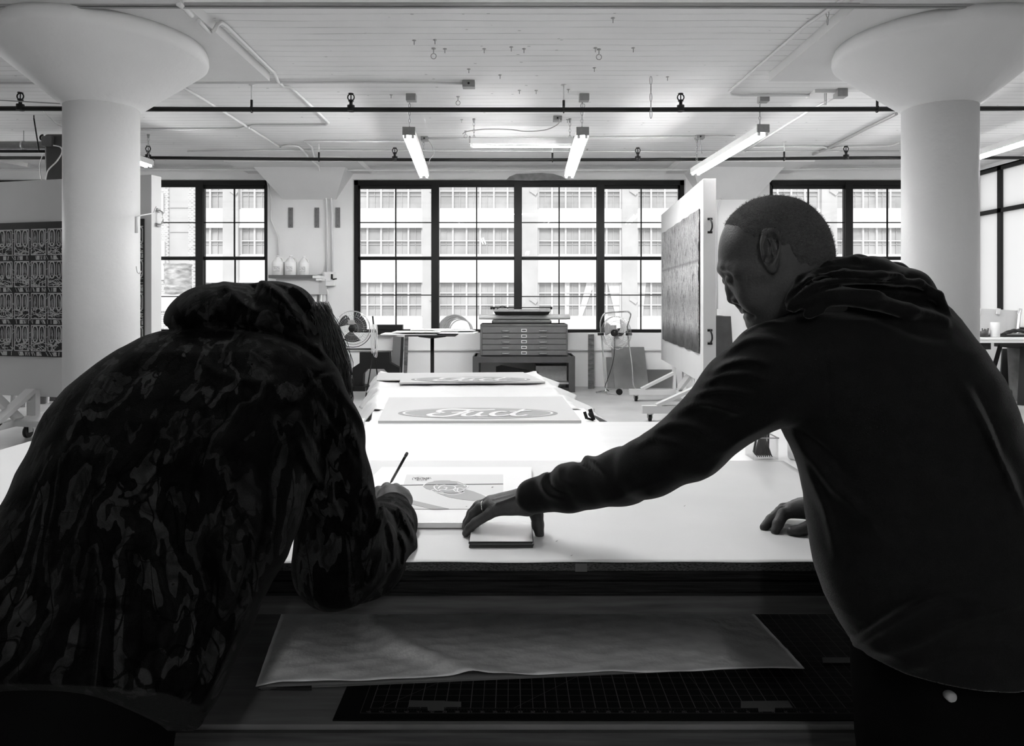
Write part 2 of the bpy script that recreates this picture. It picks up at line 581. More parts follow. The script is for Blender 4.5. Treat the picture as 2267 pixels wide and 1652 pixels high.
# curtains behind the lower windows
for (x0, x1, x2, x3) in ((1300, 1318, 1280, 1290), (1345, 1372, 1364, 1372), (1411, 1432, 1413, 1424), (755, 770, 760, 768), (1253, 1262, 1254, 1260)):
    zt, zb = fz(623), fz(700)
    MB().prism([(fx(x0), FY + .2, zt), (fx(x1), FY + .2, zt), (fx(x3), FY + .2, zb), (fx(x2), FY + .2, zb)], (0, .06, 0)).build('curtain', M_CURTAIN, fac)
# brackets on the pilasters
for p in pil0[1:-1]:
    for yy in (421, 660):
        MB().beam((fx(p + 18), FY - .3, fz(yy)), (fx(p + 32), FY - .35, fz(yy + 10)), .12, .28).beam((fx(p + 18), FY - .3, fz(yy - 6)), (fx(p + 18), FY - .3, fz(yy + 6)), .1, .1).build('bracket', M_PIL, fac)
# stair tower seen through the left window
def brick_mat():
    m = mat('pale_brick', 0.7, 0.8)
    nt = m.node_tree
    b = nt.nodes['Principled BSDF']
    tc = nt.nodes.new('ShaderNodeTexCoord')
    mp = nt.nodes.new('ShaderNodeMapping')
    mp.inputs['Rotation'].default_value = (math.pi / 2, 0, 0)
    nt.links.new(tc.outputs['Object'], mp.inputs[0])
    br = nt.nodes.new('ShaderNodeTexBrick')
    br.inputs['Scale'].default_value = 3.2
    br.inputs['Color1'].default_value = (.42, .42, .42, 1)
    br.inputs['Color2'].default_value = (.62, .62, .62, 1)
    br.inputs['Mortar'].default_value = (.9, .9, .9, 1)
    br.inputs['Mortar Size'].default_value = 0.035
    nt.links.new(mp.outputs[0], br.inputs['Vector'])
    nt.links.new(br.outputs['Color'], b.inputs['Base Color'])
    return m
M_BRICK = brick_mat()
TY = 30.0
tw = thing('stair_tower', (P(380, 900, TY).x, TY, -8), 'pale brick tower with a smooth panel seen through the left window', 'building')
def tbox(x0, x1, y0, y1, d0, d1, nm, m):
    a, b = P(x0, y0, TY), P(x1, y1, TY)
    return MB().bb((a.x, TY + d0, a.z), (b.x, TY + d1, b.z)).build(nm, m, tw)
tbox(330, 372, 100, 960, 0, .5, 'brick_pier', M_BRICK)
tbox(417, 429, 100, 960, 0, .3, 'brick_pier', M_BRICK)
tbox(372, 417, 100, 960, .1, .5, 'panel', M_PIL)
for yy in (458, 512):
    tbox(374, 416, yy, yy + 1.5, .05, .1, 'joint', M_FMUN)
tbox(356, 364, 430, 470, -.1, 0, 'window', M_FFRAME)
tbox(357, 367, 535, 620, -.1, 0, 'window', M_FFRAME)
tk = thing('water_tank', (P(394, 700, 26).x, 26, -8), 'weathered round tank standing outside beyond the left window', 'tank')
c = P(394, 650, 26)
zt, zb = P(394, 584, 26).z, P(394, 652, 26).z
MB().lathe((c.x, 26, 0), [(.44, zb), (.47, zb + .3), (.46, zt - .1), (.49, zt - .04), (.49, zt)], 28).build('tank_body', mat('weathered_tank', .5, .7, noise=.5, nscale=3, stretch=(1, 1, 3)), tk)
MB().bb((c.x - .9, 25.6, zb), (c.x + .9, 26.4, -8)).build('plinth', M_FAC, tk)
yw = thing('yard_wall', P(380, 960, 24), 'low pale brick wall outside beneath the round tank', 'wall')
a, b = P(300, 672, 24), P(425, 960, 24)
MB().bb((a.x, 24, a.z - .25), (b.x, 25, b.z)).build('brickwork', M_BRICK, yw)
MB().bb((a.x - .05, 23.9, a.z - .25), (b.x + .05, 25.1, a.z)).build('coping', M_FAC, yw)
struct(MB().bb((-45, 13.2, -9), (45, 60, -8)), 'ground', mat('yard_ground', .6, .9))
# ---------------------------------------------------------------- ceiling services
def C(px, py, dz=0.02):
    return PZ(px, py, CEIL - dz)

def sprinkler(mb, x, y, z):
    mb.cyl((x, y, z - .03), (x, y, z + .035), .04, 12)
    mb.cyl((x, y, z + .03), (x, y, z + .075), .018, 10)
    mb.lathe((x, y, z + .075), [(.028, 0), (.03, .012), (.018, .02)], 12)
    mb.tube(arc((x, y, z + .12), .035, -1.3, math.pi + 1.3, 14), .007, 6)
    mb.cyl((x, y, z + .095), (x, y, z + .155), .006, 6)
    mb.cyl((x, y, z + .155), (x, y, z + .162), .028, 12)

def pipe_run(depth, ymid, sag, r, heads, rods, label):
    z = P(0, ymid, depth).z
    t = thing('sprinkler_pipe', (0, depth, CEIL), label, 'pipe')
    X0, X1 = XL, XR
    def zz(x):
        return z + sag * ((x / 5.0) ** 2 if abs(x) < 5 else 1)
    pts = [Vector((X0 + (X1 - X0) * i / 60, depth, zz(X0 + (X1 - X0) * i / 60))) for i in range(61)]
    MB().tube(pts, r, 12).build('pipe', M_PIPE, t)
    for px in heads:
        x = P(px, ymid, depth).x
        m = MB(); sprinkler(m, x, depth, zz(x) + .01)
        m.build('sprinkler_head', M_PIPE, t)
    for px in rods:
        x = P(px, ymid, depth).x
        m = MB()
        m.cyl((x, depth, zz(x)), (x, depth, zz(x) + .1), .014, 8)
        m.tube(arc((x, depth, zz(x)), r + .006, 0, 2 * math.pi, 16, (0, 1, 0)), .008, 6)
        rd = m.build('hanger', M_PIPE, t)
        MB().cyl((x, depth, zz(x) + .1), (x, depth, CEIL), .007, 6).lathe((x, depth, CEIL - .008), [(.03, 0), (.03, .008)], 10).build('rod', M_WCONDUIT, rd)
pipe_run(7.56, 243, .012, .026, (45, 777, 1507), (557, 1248, 1942, -300), 'black iron sprinkler pipe crossing nearer the camera, in front of the lamps')
pipe_run(10.26, 354, .03, .024, (328, 874, 1412, 1873, -200), (706, 1223, 1736), 'black iron sprinkler pipe farther back, between the lamps and windows')

def conduit(pts, r, label, m=None, clips=True):
    o = MB().tube(pts, r, 8).build('conduit', m or M_WCONDUIT)
    return tag(o, label, 'conduit')
def lin(pts): return smooth_path(pts, 4)
conduit([C(-400, 183), C(95, 184.5), C(312, 184), C(800, 182), C(1026, 185)], .013, 'thin painted conduit running across the ceiling into the box beside the centre')
conduit([PZ(395, 8, 3.70), PZ(410, 18, 3.70), PZ(424, 34, 3.69)], .022, 'short bent conduit entering the grey box beside the left capital')
conduit([PZ(440, 46, 3.69), PZ(458, 66, 3.69), PZ(466, 72, 3.69), PZ(472, 70, 3.69), PZ(482, 54, 3.73), PZ(490, 50, 3.78), C(500, 56), C(595, 150), C(606, 160), C(612, 172), C(615, 180), C(628, 192), C(640, 193), C(655, 203), C(722, 266), C(727, 272), C(722, 277), C(650, 278), C(560, 278), C(545, 281), C(530, 286), C(313, 287)],
        .016, 'long white conduit zigzagging from the left capital over the drop panel edge')
conduit([C(396, 188), C(480, 238), C(546, 280), C(618, 325), C(640, 322), C(660, 324), C(676, 338), C(683, 348, .05), C(705, 368, .1)] + [P(712, 395, 12.36), P(722, 440, 12.36), P(724, 480, 12.36), P(724, 602, 12.36)],
        .017, 'white conduit running diagonally along the ceiling and down to the switch box, inner one')
conduit([C(900, 313), C(720, 313), C(675, 313), C(690, 325), C(694, 345)] + [P(716, 372, 12.33), P(733, 432, 12.36), P(735.5, 480, 12.36), P(735.5, 602, 12.36)],
        .017, 'white conduit bending down the pier to the switch box, outer one')
conduit([P(592, 400, 12.36), P(600, 440, 12.36), P(600, 488, 12.36), P(615, 522, 12.36), P(617, 530, 12.36), P(617, 566, 12.36)], .017, 'white conduit kinking down the pier above the plastic jugs')
conduit([P(-900, 375, 12.0), P(320, 375, 12.0), P(1100, 378, 12.0), P(1990, 373, 12.0), P(2154, 372, 12.0)], .02, 'pale pipe running along the top of the window wall')
conduit([P(-1000, 9, 5.3), P(1133, 10, 5.3), P(3300, 12, 5.3)], .017, 'thick grey conduit crossing the ceiling at the very top', M_GCONDUIT)
conduit([P(-1000, 17, 5.3), P(1133, 17, 5.3), P(3300, 18, 5.3)], .008, 'thin grey conduit paired below the thick one at the top', M_GCONDUIT)
conduit([C(1990, -90), C(1860, 4), C(1790, 52), C(1614, 203), C(1618, 209), C(1640, 211), C(1720, 211), C(1800, 211)], .014, 'white conduit slanting along the right drop panel to the lamp box', M_WCONDUIT)
conduit([C(948, 307), C(1200, 306), C(1540, 303), C(1628, 302)], .013, 'pale conduit linking the lamp boxes behind the crosswise lamp')
conduit([C(1668, 325), C(1820, 325), C(1838, 330), C(1850, 326), C(1970, 324), C(1992, 316)], .014, 'pale conduit on the right half of the ceiling near the windows')
conduit([C(415, 335), C(600, 333), C(740, 333), C(1500, 336), C(1990, 335)], .012, 'thin conduit running crosswise just behind the farther black pipe')
conduit([C(1985, 252), C(1920, 284), C(1838, 326), C(1800, 342)], .02, 'white painted batten slanting down from the right column', M_GCONDUIT)
conduit([C(1846, 216), C(1790, 246), C(1700, 302), C(1650, 334)], .017, 'pale conduit slanting from the plate toward the third lamp')
conduit([P(1588, 395, 12.36), P(1603, 400, 12.36), P(1590, 460, 12.36), P(1588, 480, 12.36), P(1588, 684, 12.36)], .014, 'white conduit dropping down the right pier to the outlet')
conduit([P(-60, 216, 7.3), P(0, 222, 7.2), P(140, 230, 7.0)], .006, 'slack cable crossing left of the left capital', M_GCONDUIT)

def jbox(px, py, w, h, label, depth=.10):
    p = C(px, py, 0)
    t = MB().bb((p.x - w / 2, p.y - depth / 2, CEIL - h), (p.x + w / 2, p.y + depth / 2, CEIL)).build('junction_box', M_BOX, bevel=.005)
    tag(t, label, 'junction box')
    MB().cyl((p.x, p.y - depth / 2 - .004, CEIL - h / 2), (p.x, p.y - depth / 2 + .004, CEIL - h / 2), .012, 10).build('knockout', M_BLACK, t)
    return t
jbox(1038, 180, .13, .07, 'grey junction box at the end of the long ceiling conduit')
jbox(1234, 258, .11, .06, 'grey junction box feeding the crosswise lamp by a cable')
jbox(940, 303, .10, .06, 'grey junction box behind the left hanging lamp')
jbox(1549, 300, .12, .05, 'grey junction box left of the third hanging lamp')
jbox(424, 30, .12, .08, 'grey junction box beside the left flared capital')
p = C(1828, 205, 0)
pl = thing('ceiling_plate', (p.x, p.y, CEIL), 'pale plate with square grey box left of the right column', 'electrical plate')
MB().bb((p.x - .17, p.y - .12, CEIL - .035), (p.x + .12, p.y + .12, CEIL)).build('plate', M_WCONDUIT, pl)
MB().bb((p.x + .06, p.y - .16, CEIL - .085), (p.x + .17, p.y - .05, CEIL)).build('box', M_BOX, pl)
MB().tube([(p.x - .05, p.y - .08, CEIL - .03), (p.x - .05, p.y - .08, CEIL - .16), (p.x - .03, p.y - .08, CEIL - .16), (p.x - .03, p.y - .08, CEIL - .03)], .006, 6).build('strap', M_WCONDUIT, pl)

def chain_mb(mb, a, b, link=.05, r=.0035):
    a, b = Vector(a), Vector(b)
    n = max(1, int((b - a).length / (link * .8)))
    d = (b - a) / n
    dn = d.normalized()
    side = dn.cross(Vector((0, 1, 0)))
    if side.length < .01: side = Vector((1, 0, 0))
    side.normalize()
    fw = dn.cross(side)
    for i in range(n):
        c = a + d * (i + .5)
        u = side if i % 2 == 0 else fw
        pts = []
        for k in range(12):
            t = 2 * math.pi * k / 12
            pts.append(c + u * (math.cos(t) * .011) + dn * (math.sin(t) * link * .5))
        mb.tube(pts, r, 5, closed=True)
    return mb

def lamp(a, b, label, lit=(True, True), boxes=None, roll=0.0, cable=None):
    a, b = Vector(a), Vector(b)
    mid = (a + b) / 2
    t = thing('fluorescent_lamp', tuple(mid), label, 'ceiling lamp', 'hanging fluorescent lamps')
    d = (b - a).normalized()
    side = d.cross(Vector((0, 0, 1))).normalized()
    up = side.cross(d)
    hm = MB().beam(a, b, .115, .06, up=up)
    for sg_ in (-1, 1):
        hm.beam(a + side * (.066 * sg_) - up * .0165, b + side * (.066 * sg_) - up * .0165, .006, .067, up=up)
    hm.build('housing', M_WHITEPAINT, t)
    for e, sg in ((a, 1), (b, -1)):
        MB().beam(e - d * sg * .004, e + d * sg * .012, .14, .09, up=up).build('end_plate', M_BOX, t)
    for k, s in enumerate((-1, 1)):
        o = side * (.042 * s) - up * .06
        MB().cyl(a + o + d * .03, b + o - d * .03, .0145, 12).build('tube', M_TUBE if lit[k] else M_TUBE_OFF, t)
        for e, sg in ((a, 1), (b, -1)):
            MB().beam(e + side * (.042 * s) - up * .05 + d * sg * .012, e + side * (.042 * s) - up * .05 + d * sg * .04, .03, .055, up=up).build('socket', M_WHITEPLASTIC, t)
    for q in (.04, .96):
        p = a + (b - a) * q + up * .03
        MB().bb((p.x - .001, p.y - .001, p.z), (p.x + .001, p.y + .001, p.z + .002)).v
        m = MB(); chain_mb(m, p, (p.x, p.y, CEIL - .05)); m.lathe((p.x, p.y, CEIL - .05), [(.012, 0), (.02, .05)], 8)
        m.build('chain', M_GALV, t)
    return t
za = EYE + 1.9
lampbox = lambda p, label: tag(MB().bb((p[0] - .055, p[1] - .05, CEIL - .075), (p[0] + .055, p[1] + .05, CEIL)).build('junction_box', M_BOX, bevel=.004), label, 'junction box')
A1, B1 = P(905, 290, 7.86), P(939, 383, 10.2)
A2, B2 = P(1290, 290, 7.86), P(1260, 383, 10.2)
A3, B3 = P(1690, 284, 7.9), P(1538, 377, 10.2)
lamp(A1, B1, 'lit twin tube lamp hanging lengthwise, left one of the middle pair')
lamp(A2, B2, 'lit twin tube lamp hanging lengthwise, right one of the middle pair')
lamp(A3, B3, 'lit twin tube lamp hanging lengthwise, between the middle pair and right column')
lamp((5.97, 7.9, 3.40), (5.9, 10.3, 3.36), 'lit lamp hanging at the far right behind the right column')
lamp(P(1040, 312, 8.97), P(1271, 312, 8.97), 'crosswise lamp with one unlit tube behind the middle pair', lit=(True, False))
lamp((-5.2, 9.0, 3.46), (-5.02, 9.85, 3.42), 'short lit lamp end peeking out right of the left column')
lamp((-8.6, 7.9, 3.4), (-8.6, 10.3, 3.38), 'unseen lamp added to brighten the far left end of the room')  # added outside the frame to raise brightness on the left
lamp((-.9, 2.0, 3.42), (-.9, 4.2, 3.42), 'unseen lamp added over the work table to brighten it')  # added above the frame because the table top came out too dark
lamp((.6, -3.7, 3.42), (.6, -1.4, 3.42), 'unseen lamp added behind the camera for fill light')  # unseen lamp, added to brighten the paper on the lower shelf
for p_, n_ in ((A1, 'grey ceiling box above the left lamp of the middle pair'), (A2, 'grey ceiling box above the right lamp of the middle pair'), (A3, 'grey ceiling box above the third lengthwise lamp')):
    lampbox((p_[0] + .02, p_[1] + .06), n_)
def cable(pts, r, label, m=None):
    return tag(MB().tube(smooth_path(pts, 6), r, 6).build('cable', m or M_GCONDUIT), label, 'cable')
cable([P(1024, 297, 8.97), P(1035, 291, 8.97), P(1075, 286, 8.97), P(1130, 287, 8.97), P(1165, 291, 8.97), P(1210, 287, 8.97), P(1236, 274, 8.97), C(1238, 262, .06)], .007, 'grey cable looping from the crosswise lamp to its ceiling box')
cable([C(946, 308, .06), P(956, 322, 9.9), P(960, 340, 9.9), P(952, 352, 9.9), P(948, 366, 9.9)], .006, 'grey cable hanging behind the left lamp of the middle pair')
cable([C(1549, 306, .05), P(1550, 320, 9.9), P(1554, 340, 9.9)], .006, 'grey cable dropping from the box left of the third lamp')

# hooks, pins and a chain left hanging in the ceiling
def ring_hook(px, py, label):
    p = C(px, py, 0)
    m = MB()
    m.lathe((p.x, p.y, CEIL - .006), [(.02, 0), (.02, .006)], 10)
    m.cyl((p.x, p.y, CEIL), (p.x, p.y, CEIL - .05), .005, 6)
    m.tube(arc((p.x, p.y, CEIL - .072), .024, math.pi / 2 + .1, math.pi * 2.4, 18), .004, 6)
    return tag(m.build('ring_hook', M_GALV), label, 'hook', 'ring hooks in the ceiling')
ring_hook(960, 107, 'ring hook in the ceiling, left of the two nearest')
ring_hook(1326, 109, 'ring hook in the ceiling, right of the two nearest')
ring_hook(1014, 214, 'ring hook in the ceiling just above the nearer black pipe')
ring_hook(1290, 220, 'ring hook beside the right lamp of the middle pair')
ring_hook(1031, 290, 'ring hook left of the crosswise lamp')
m = MB(); p = C(1441, 169, 0); chain_mb(m, (p.x, p.y, CEIL), P(1441, 262, p.y), link=.09, r=.004)
tag(m.build('hanging_chain', M_GALV), 'empty long-linked chain hanging from the ceiling over the nearer pipe', 'chain')
m = MB(); p = C(1832, 22, 0); chain_mb(m, (p.x, p.y, CEIL), (p.x, p.y, CEIL - .12), link=.06, r=.003)
tag(m.build('hanging_chain', M_GALV), 'short chain end dangling beside the right drop panel', 'chain')
for (px, py) in ((917, 89), (963, 88), (985, 108), (1072, 108), (1132, 104), (1160, 108), (1318, 106), (1402, 106), (1107, 166), (1038, 153), (1316, 150), (1357, 40), (866, 210), (1150, 200), (1187, 200), (1258, 198), (1256, 265), (1022, 265), (1478, 170), (555, 278), (1300, 330)):
    p = C(px, py, 0)
    m = MB().cyl((p.x, p.y, CEIL), (p.x, p.y, CEIL - .04), .0045, 6).lathe((p.x, p.y, CEIL - .004), [(.018, 0), (.018, .004)], 8)
    tag(m.build('ceiling_pin', M_GALV), 'short metal pin left sticking out of the boarded ceiling', 'pin', 'pins left in the ceiling')
# dark stain patch on the lintel of the middle window
mp = MB()
pts = [(1120, 399), (1128, 391), (1143, 385), (1170, 384), (1200, 383), (1225, 385), (1245, 391), (1256, 399), (1240, 398), (1180, 400)]
mp.prism([P(x, y, WD - .004) for x, y in pts], (0, .006, 0))
tag(mp.build('trim_4', mat('bare_plaster_patch', .24, .9, noise=.3, nscale=8)), kind='structure')

# unit heater behind the left column with its duct
D = 8.9
h = thing('unit_heater', P(140, 340, D), 'dark unit heater hanging left of the left column', 'heater')
a, b = P(97, 432, D), P(225, 296, D)
MB().bb((a.x, D, a.z), (b.x, D + .7, b.z)).build('casing', M_DARKMETAL, h, bevel=.03)
a, b = P(98, 325, D), P(120, 303, D)
MB().bb((a.x, D - .06, a.z), (b.x, D, b.z)).build('control_box', M_GREYENAMEL, h, bevel=.006)
MB().tube(smooth_path([P(118, 322, D - .05), P(134, 326, D - .05), P(137, 338, D - .05), P(125, 358, D - .05), P(106, 378, D - .05), P(101, 400, D - .05)], 6), .008, 6).build('cable', M_WCONDUIT, h)
MB().tube(arc(P(95, 305, D - .02), .035, 1.5, 5.0, 10), .01, 6).build('hook', M_BLACK, h)
MB().cyl(P(75, 262, D - .1), P(87, 338, D - .1), .008, 6).cyl(P(75, 262, D - .1), (P(75, 262, D - .1).x, D - .1, CEIL), .006, 6).build('rod', M_BLACK, h)
dz = P(0, 322, 9.6).z
t = thing('air_duct', (XL, 9.6, dz), 'grey round duct crossing at the far left toward the heater', 'duct')
MB().cyl((XL, 9.6, dz), (P(180, 320, 9.6).x, 9.6, dz), .055, 20).build('duct', M_BOX, t)
for x in (-9.5, P(50, 0, 9.6).x):
    MB().cyl((x, 9.6, dz), (x + .03, 9.6, dz), .062, 20).cyl((x + .015, 9.6, dz), (x + .015, 9.6, CEIL), .005, 6).build('strap', M_GALV, t)
tag(MB().cyl((XL, 9.5, dz - .1), (P(180, 320, 9.5).x, 9.5, dz - .1), .02, 12).build('black_pipe', M_PIPE), 'thin black pipe running just below the grey round duct', 'pipe')
tag(MB().beam(P(-300, 300, 10.9), P(63, 366, 10.9), .03, .06).build('slanting_bar', M_GCONDUIT), 'grey bar slanting down at the far left under the duct', 'bar')
cable([P(97, 340, 8.88), P(92, 350, 8.95), P(88, 370, 9.0), P(92, 398, 9.0), P(98, 405, 8.9)], .006, 'pale cable hanging in a loop left of the heater', M_WCONDUIT)
cable([PZ(96, 247, 3.7), P(112, 262, 7.6), P(128, 276, 7.6), P(144, 282, 7.6)], .006, 'pale cable curving in to the left column', M_WCONDUIT)

# wire bracket and hook fixed to the left column
q = P(306, 500, 5.92)
m = MB().tube([P(346, 458, 6.25), P(340, 472, 6.15), P(312, 477, 5.98), P(303, 480, 5.93), P(304, 514, 5.93)], .006, 6).tube([P(302, 480, 5.93), P(302, 516, 5.93)], .012, 6)
tag(m.build('wire_bracket', M_WCONDUIT), 'white wire bracket fixed to the right side of the left column', 'bracket')
m = MB().tube(smooth_path([P(302, 590, 5.93), P(304, 602, 5.92), P(309, 606, 5.93), P(312, 600, 5.94)], 4), .005, 6)
tag(m.build('wall_hook', M_WCONDUIT), 'small white hook lower down on the left column', 'hook')
# ---------------------------------------------------------------- things along the window wall
def local(origin, yaw=0, pitch=0):
    return Matrix.Translation(Vector(origin)) @ Matrix.Rotation(yaw, 4, 'Z') @ Matrix.Rotation(pitch, 4, 'X')
def fan_head(t, origin, R, yaw, pitch, blade_mat, spin=0.0):
    """cage, motor and three blades; the fan faces the camera along -Y before yaw"""
    X = local(origin, yaw, pitch)
    m = MB(X)
    for (rr, yy) in ((R, 0), (R * .99, -.03), (R * .72, -.075), (R * .72, .07), (R * .4, -.095), (R * .99, .03)):
        m.tube(arc((0, yy, 0), rr, 0, 2 * math.pi, 40)[:-1], .0035 if rr > R * .9 else .0018, 5, closed=True)
    for k in range(40):
        a = 2 * math.pi * k / 40
        for sg in (-1, 1):
            pts = [(math.cos(a) * R * q, sg * w, math.sin(a) * R * q) for q, w in ((.2, .10), (.45, .095), (.72, .078), (.92, .045), (1, .02))]
            m.tube(pts, .0011, 4)
    m.build('cage', M_CHROME, t)
    m = MB(X)
    for k in range(3):
        a0 = spin + 2 * math.pi * k / 3
        def bl(u, v):
            r = R * (.18 + .68 * v)
            w = .28 + .5 * math.sin(min(1, v * 1.15) * math.pi * .62)
            a = a0 + (u - .5) * w * 1.5 + .35 * v
            return (math.cos(a) * r, (u - .5) * .07, math.sin(a) * r)
        b = MB(X).grid(bl, 8, 8)
        b.build('blade', blade_mat, t, solid=.003)
    MB(X).lathe((0, 0, 0), [(.02, -.09), (.05, -.085), (.055, -.04), (.05, .0)], 24, 'Y').build('hub', M_BLACK, t)
    MB(X).lathe((0, 0, 0), [(.045, .02), (.065, .04), (.068, .13), (.05, .16), (.015, .17)], 24, 'Y').build('motor', M_BLACK, t)
    MB(X).bb((-.045, -.06, .07), (.045, -.11, .13)).build('switch_box', M_GALV, t)

# fan on the left
D = 11.0
c = P(781, 726, D)
t = thing('floor_fan', (c.x, D, 0), 'black-bladed round fan on a black trestle stand near the left pier', 'fan')
fan_head(t, c, .265, 0, .12, mat('dark_blade', .03, .4), 2.2)
m = MB()
m.tube([P(735, 700, D), P(739, 725, D)], .011, 8).tube([P(825, 700, D), P(828, 730, D), P(830, 772, D)], .012, 8)
m.tube([P(739, 725, D), P(752, 773, D), P(830, 773, D)], .014, 8)
m.tube(arc(c, .3, math.pi * 1.12, math.pi * 1.9, 16, (1, 0, 0), (0, 0, 1)), .006, 6)
m.build('yoke', M_BLACK, t)
for s, dx in ((752, -1), (828, 1)):
    for dy in (-.35, .35):
        top = P(s, 770, D)
        MB().tube([top, (top.x - dx * .02 + dy * .12, D + dy, .012)], .011, 8).build('leg', M_BLACK, t)
m = MB()
rng = random.Random(4)
for k in range(7):
    x0 = P(826 + rng.uniform(-3, 3), 0, D - .04).x
    w, hh = rng.uniform(.02, .05), rng.uniform(.2, .27)
    z1 = P(0, 718, D).z
    m.tube([(x0 + w * math.cos(a) + .01 * k * math.sin(a / 2), D - .04 - .004 * k, z1 - hh / 1 + hh * math.sin(a)) for a in [2 * math.pi * i / 20 for i in range(20)]], .004, 5, closed=True)
m.build('coiled_cord', M_WCONDUIT, t)

# fan on the right, on a tubular stand
D = 11.6
c = P(1364, 737, D)
t = thing('floor_fan', (c.x, D, 0), 'pale-bladed fan on a tall chrome tube stand with wheel', 'fan')
fan_head(t, c, .27, math.radians(-40), .05, mat('pale_blade', .45, .3), 0.4)
pts = [P(1320, 869, 11.5), P(1335, 866, 11.75), P(1385, 860, 12.1), P(1407, 862, 12.0), P(1402, 850, D), P(1398, 801, D), P(1389, 735, D), P(1391, 715, D), P(1396, 698, D), P(1393, 692, D), P(1385, 690, D), P(1345, 693, D), P(1335, 698, D), P(1329, 720, D), P(1334, 768, D), P(1341, 862, D), P(1346, 873, 11.4), P(1366, 876, 11.3)]
m = MB().tube(smooth_path(pts, 5), .0125, 8)
m.tube(smooth_path([P(1320, 869, 11.5), P(1335, 869, 11.4), P(1348, 874, 11.3)], 4), .0125, 8)
m.build('tube_stand', M_CHROME, t)
for px in (1330, 1392):
    q = P(px, 740, D)
    MB().cyl(q - Vector((.05, 0, 0)), q + Vector((.05, 0, 0)), .022, 10).build('clamp_knob', M_BLACK, t)
q = P(1371, 876, 11.3); q.z = .05
MB().cyl(q - Vector((0, .02, 0)), q + Vector((0, .02, 0)), .05, 20).build('wheel', M_BLACK, t)
MB().tube(smooth_path([P(1361, 748, D - .02), P(1359, 790, D - .02), P(1352, 820, D - .02), P(1342, 848, D - .02), P(1340, 858, D - .02), P(1350, 868, 11.8)], 5), .006, 6).build('power_cord', M_BLACK, t)

# flat file on its stand
D = 11.7
a, b = P(1063, 788, D), P(1257, 718, D)
ff = thing('flat_file_cabinet', ((a.x + b.x) / 2, D + .3, a.z), 'grey metal flat file cabinet with five shallow drawers', 'cabinet')
MB().bb((a.x, D, a.z), (b.x, D + .68, b.z)).bb((a.x, D - .01, b.z - .03), (b.x, D + .68, b.z)).build('carcass', M_GREYENAMEL, ff, bevel=.008)
ys = [725.5, 738, 750.5, 763, 775.5, 787.5]
for i in range(5):
    za_, zb_ = P(0, ys[i + 1] - 1, D).z, P(0, ys[i] + .6, D).z
    xa, xb = P(1068, 0, D).x, P(1253.5, 0, D).x
    dr = MB().bb((xa, D - .018, za_), (xb, D + .4, zb_)).build('drawer', mat('drawer_enamel', .11, .4, noise=.1, nscale=6), ff, bevel=.003)
    zc = (za_ + zb_) / 2
    for px in (1119, 1202):
        x = P(px, 0, D).x
        MB().tube([(x - .06, D - .018, zc), (x - .055, D - .045, zc - .006), (x + .055, D - .045, zc - .006), (x + .06, D - .018, zc)], .007, 6).build('handle', M_GALV, dr)
    x = P(1160, 0, D).x
    MB().bb((x - .045, D - .024, zc - .024), (x + .045, D - .016, zc + .024)).build('label_holder', mat('pale_label_holder', .6, .4), dr)
    MB().bb((x - .033, D - .027, zc - .013), (x + .033, D - .02, zc + .013)).build('label_card', M_DARKMETAL, dr)
st = thing('cabinet_stand', ((a.x + b.x) / 2, D + .3, 0), 'dark grey steel stand under the flat file cabinet', 'stand')
sx0, sx1 = P(1047, 0, D).x, P(1272, 0, D).x
zt = a.z - .005
MB().bb((sx0, D - .1, zt - .1), (sx1, D - .03, zt)).bb((sx0, D + .6, zt - .1), (sx1, D + .66, zt)).bb((sx0, D - .03, zt - .1), (sx0 + .06, D + .6, zt)).bb((sx1 - .06, D - .03, zt - .1), (sx1, D + .6, zt)).bb((sx0 + .02, D - .06, zt - .015), (sx1 - .02, D + .62, zt)).build('top_frame', M_DARKMETAL, st)
for x in (sx0, sx1 - .1):
    for y in (D - .1, D + .56):
        MB().bb((x, y, 0), (x + .1, y + .08, zt - .1)).build('leg', M_DARKMETAL, st)
MB().bb((sx0 + .1, D - .05, .13), (sx1 - .1, D + .6, .16)).build('shelf', M_GALV, st)
tag(MB().prism([P(1098, 812, D + .1), P(1110, 809, D + .1), P(1192, 824, D + .1), P(1192, 860, D + .1), P(1098, 860, D + .1)], (0, .03, 0)).build('dark_board', M_BLACK), 'black board leaning in the left half of the cabinet stand', 'board')
q = P(1212, 850, D + .15)
tag(MB().bb((q.x - .2, D + .1, .16), (q.x + .32, D + .5, .42)).build('stored_box', M_BOX, bevel=.01), 'grey box sitting in the right half of the cabinet stand', 'box')
# on the cabinet
zt = b.z
x0, x1 = P(1089, 0, D + .1).x, P(1221, 0, D + .1).x
tag(MB().bb((x0, D + .05, zt), (x1, D + .5, zt + .07)).build('flat_case', M_DARKMETAL, bevel=.025), 'dark flat case lying on the flat file cabinet', 'case')
z2 = zt + .07
x0, x1 = P(1060, 0, D + .2).x, P(1263, 0, D + .2).x
tag(MB().cyl((x0, D + .27, z2 + .045), (x1, D + .3, z2 + .045), .043, 20).cyl((x0 + .02, D + .19, z2 + .043), (x1 - .06, D + .18, z2 + .043), .04, 20).build('paper_roll', M_WHITEPLASTIC), 'long white paper roll resting across the dark flat case', 'paper roll')
z3 = z2 + .088
x0, x1 = P(1092, 0, D + .1).x, P(1219, 0, D + .1).x
t = thing('light_tray', ((x0 + x1) / 2, D + .25, z3), 'dark shallow tray with rods and knobs, topmost on the cabinet', 'tray')
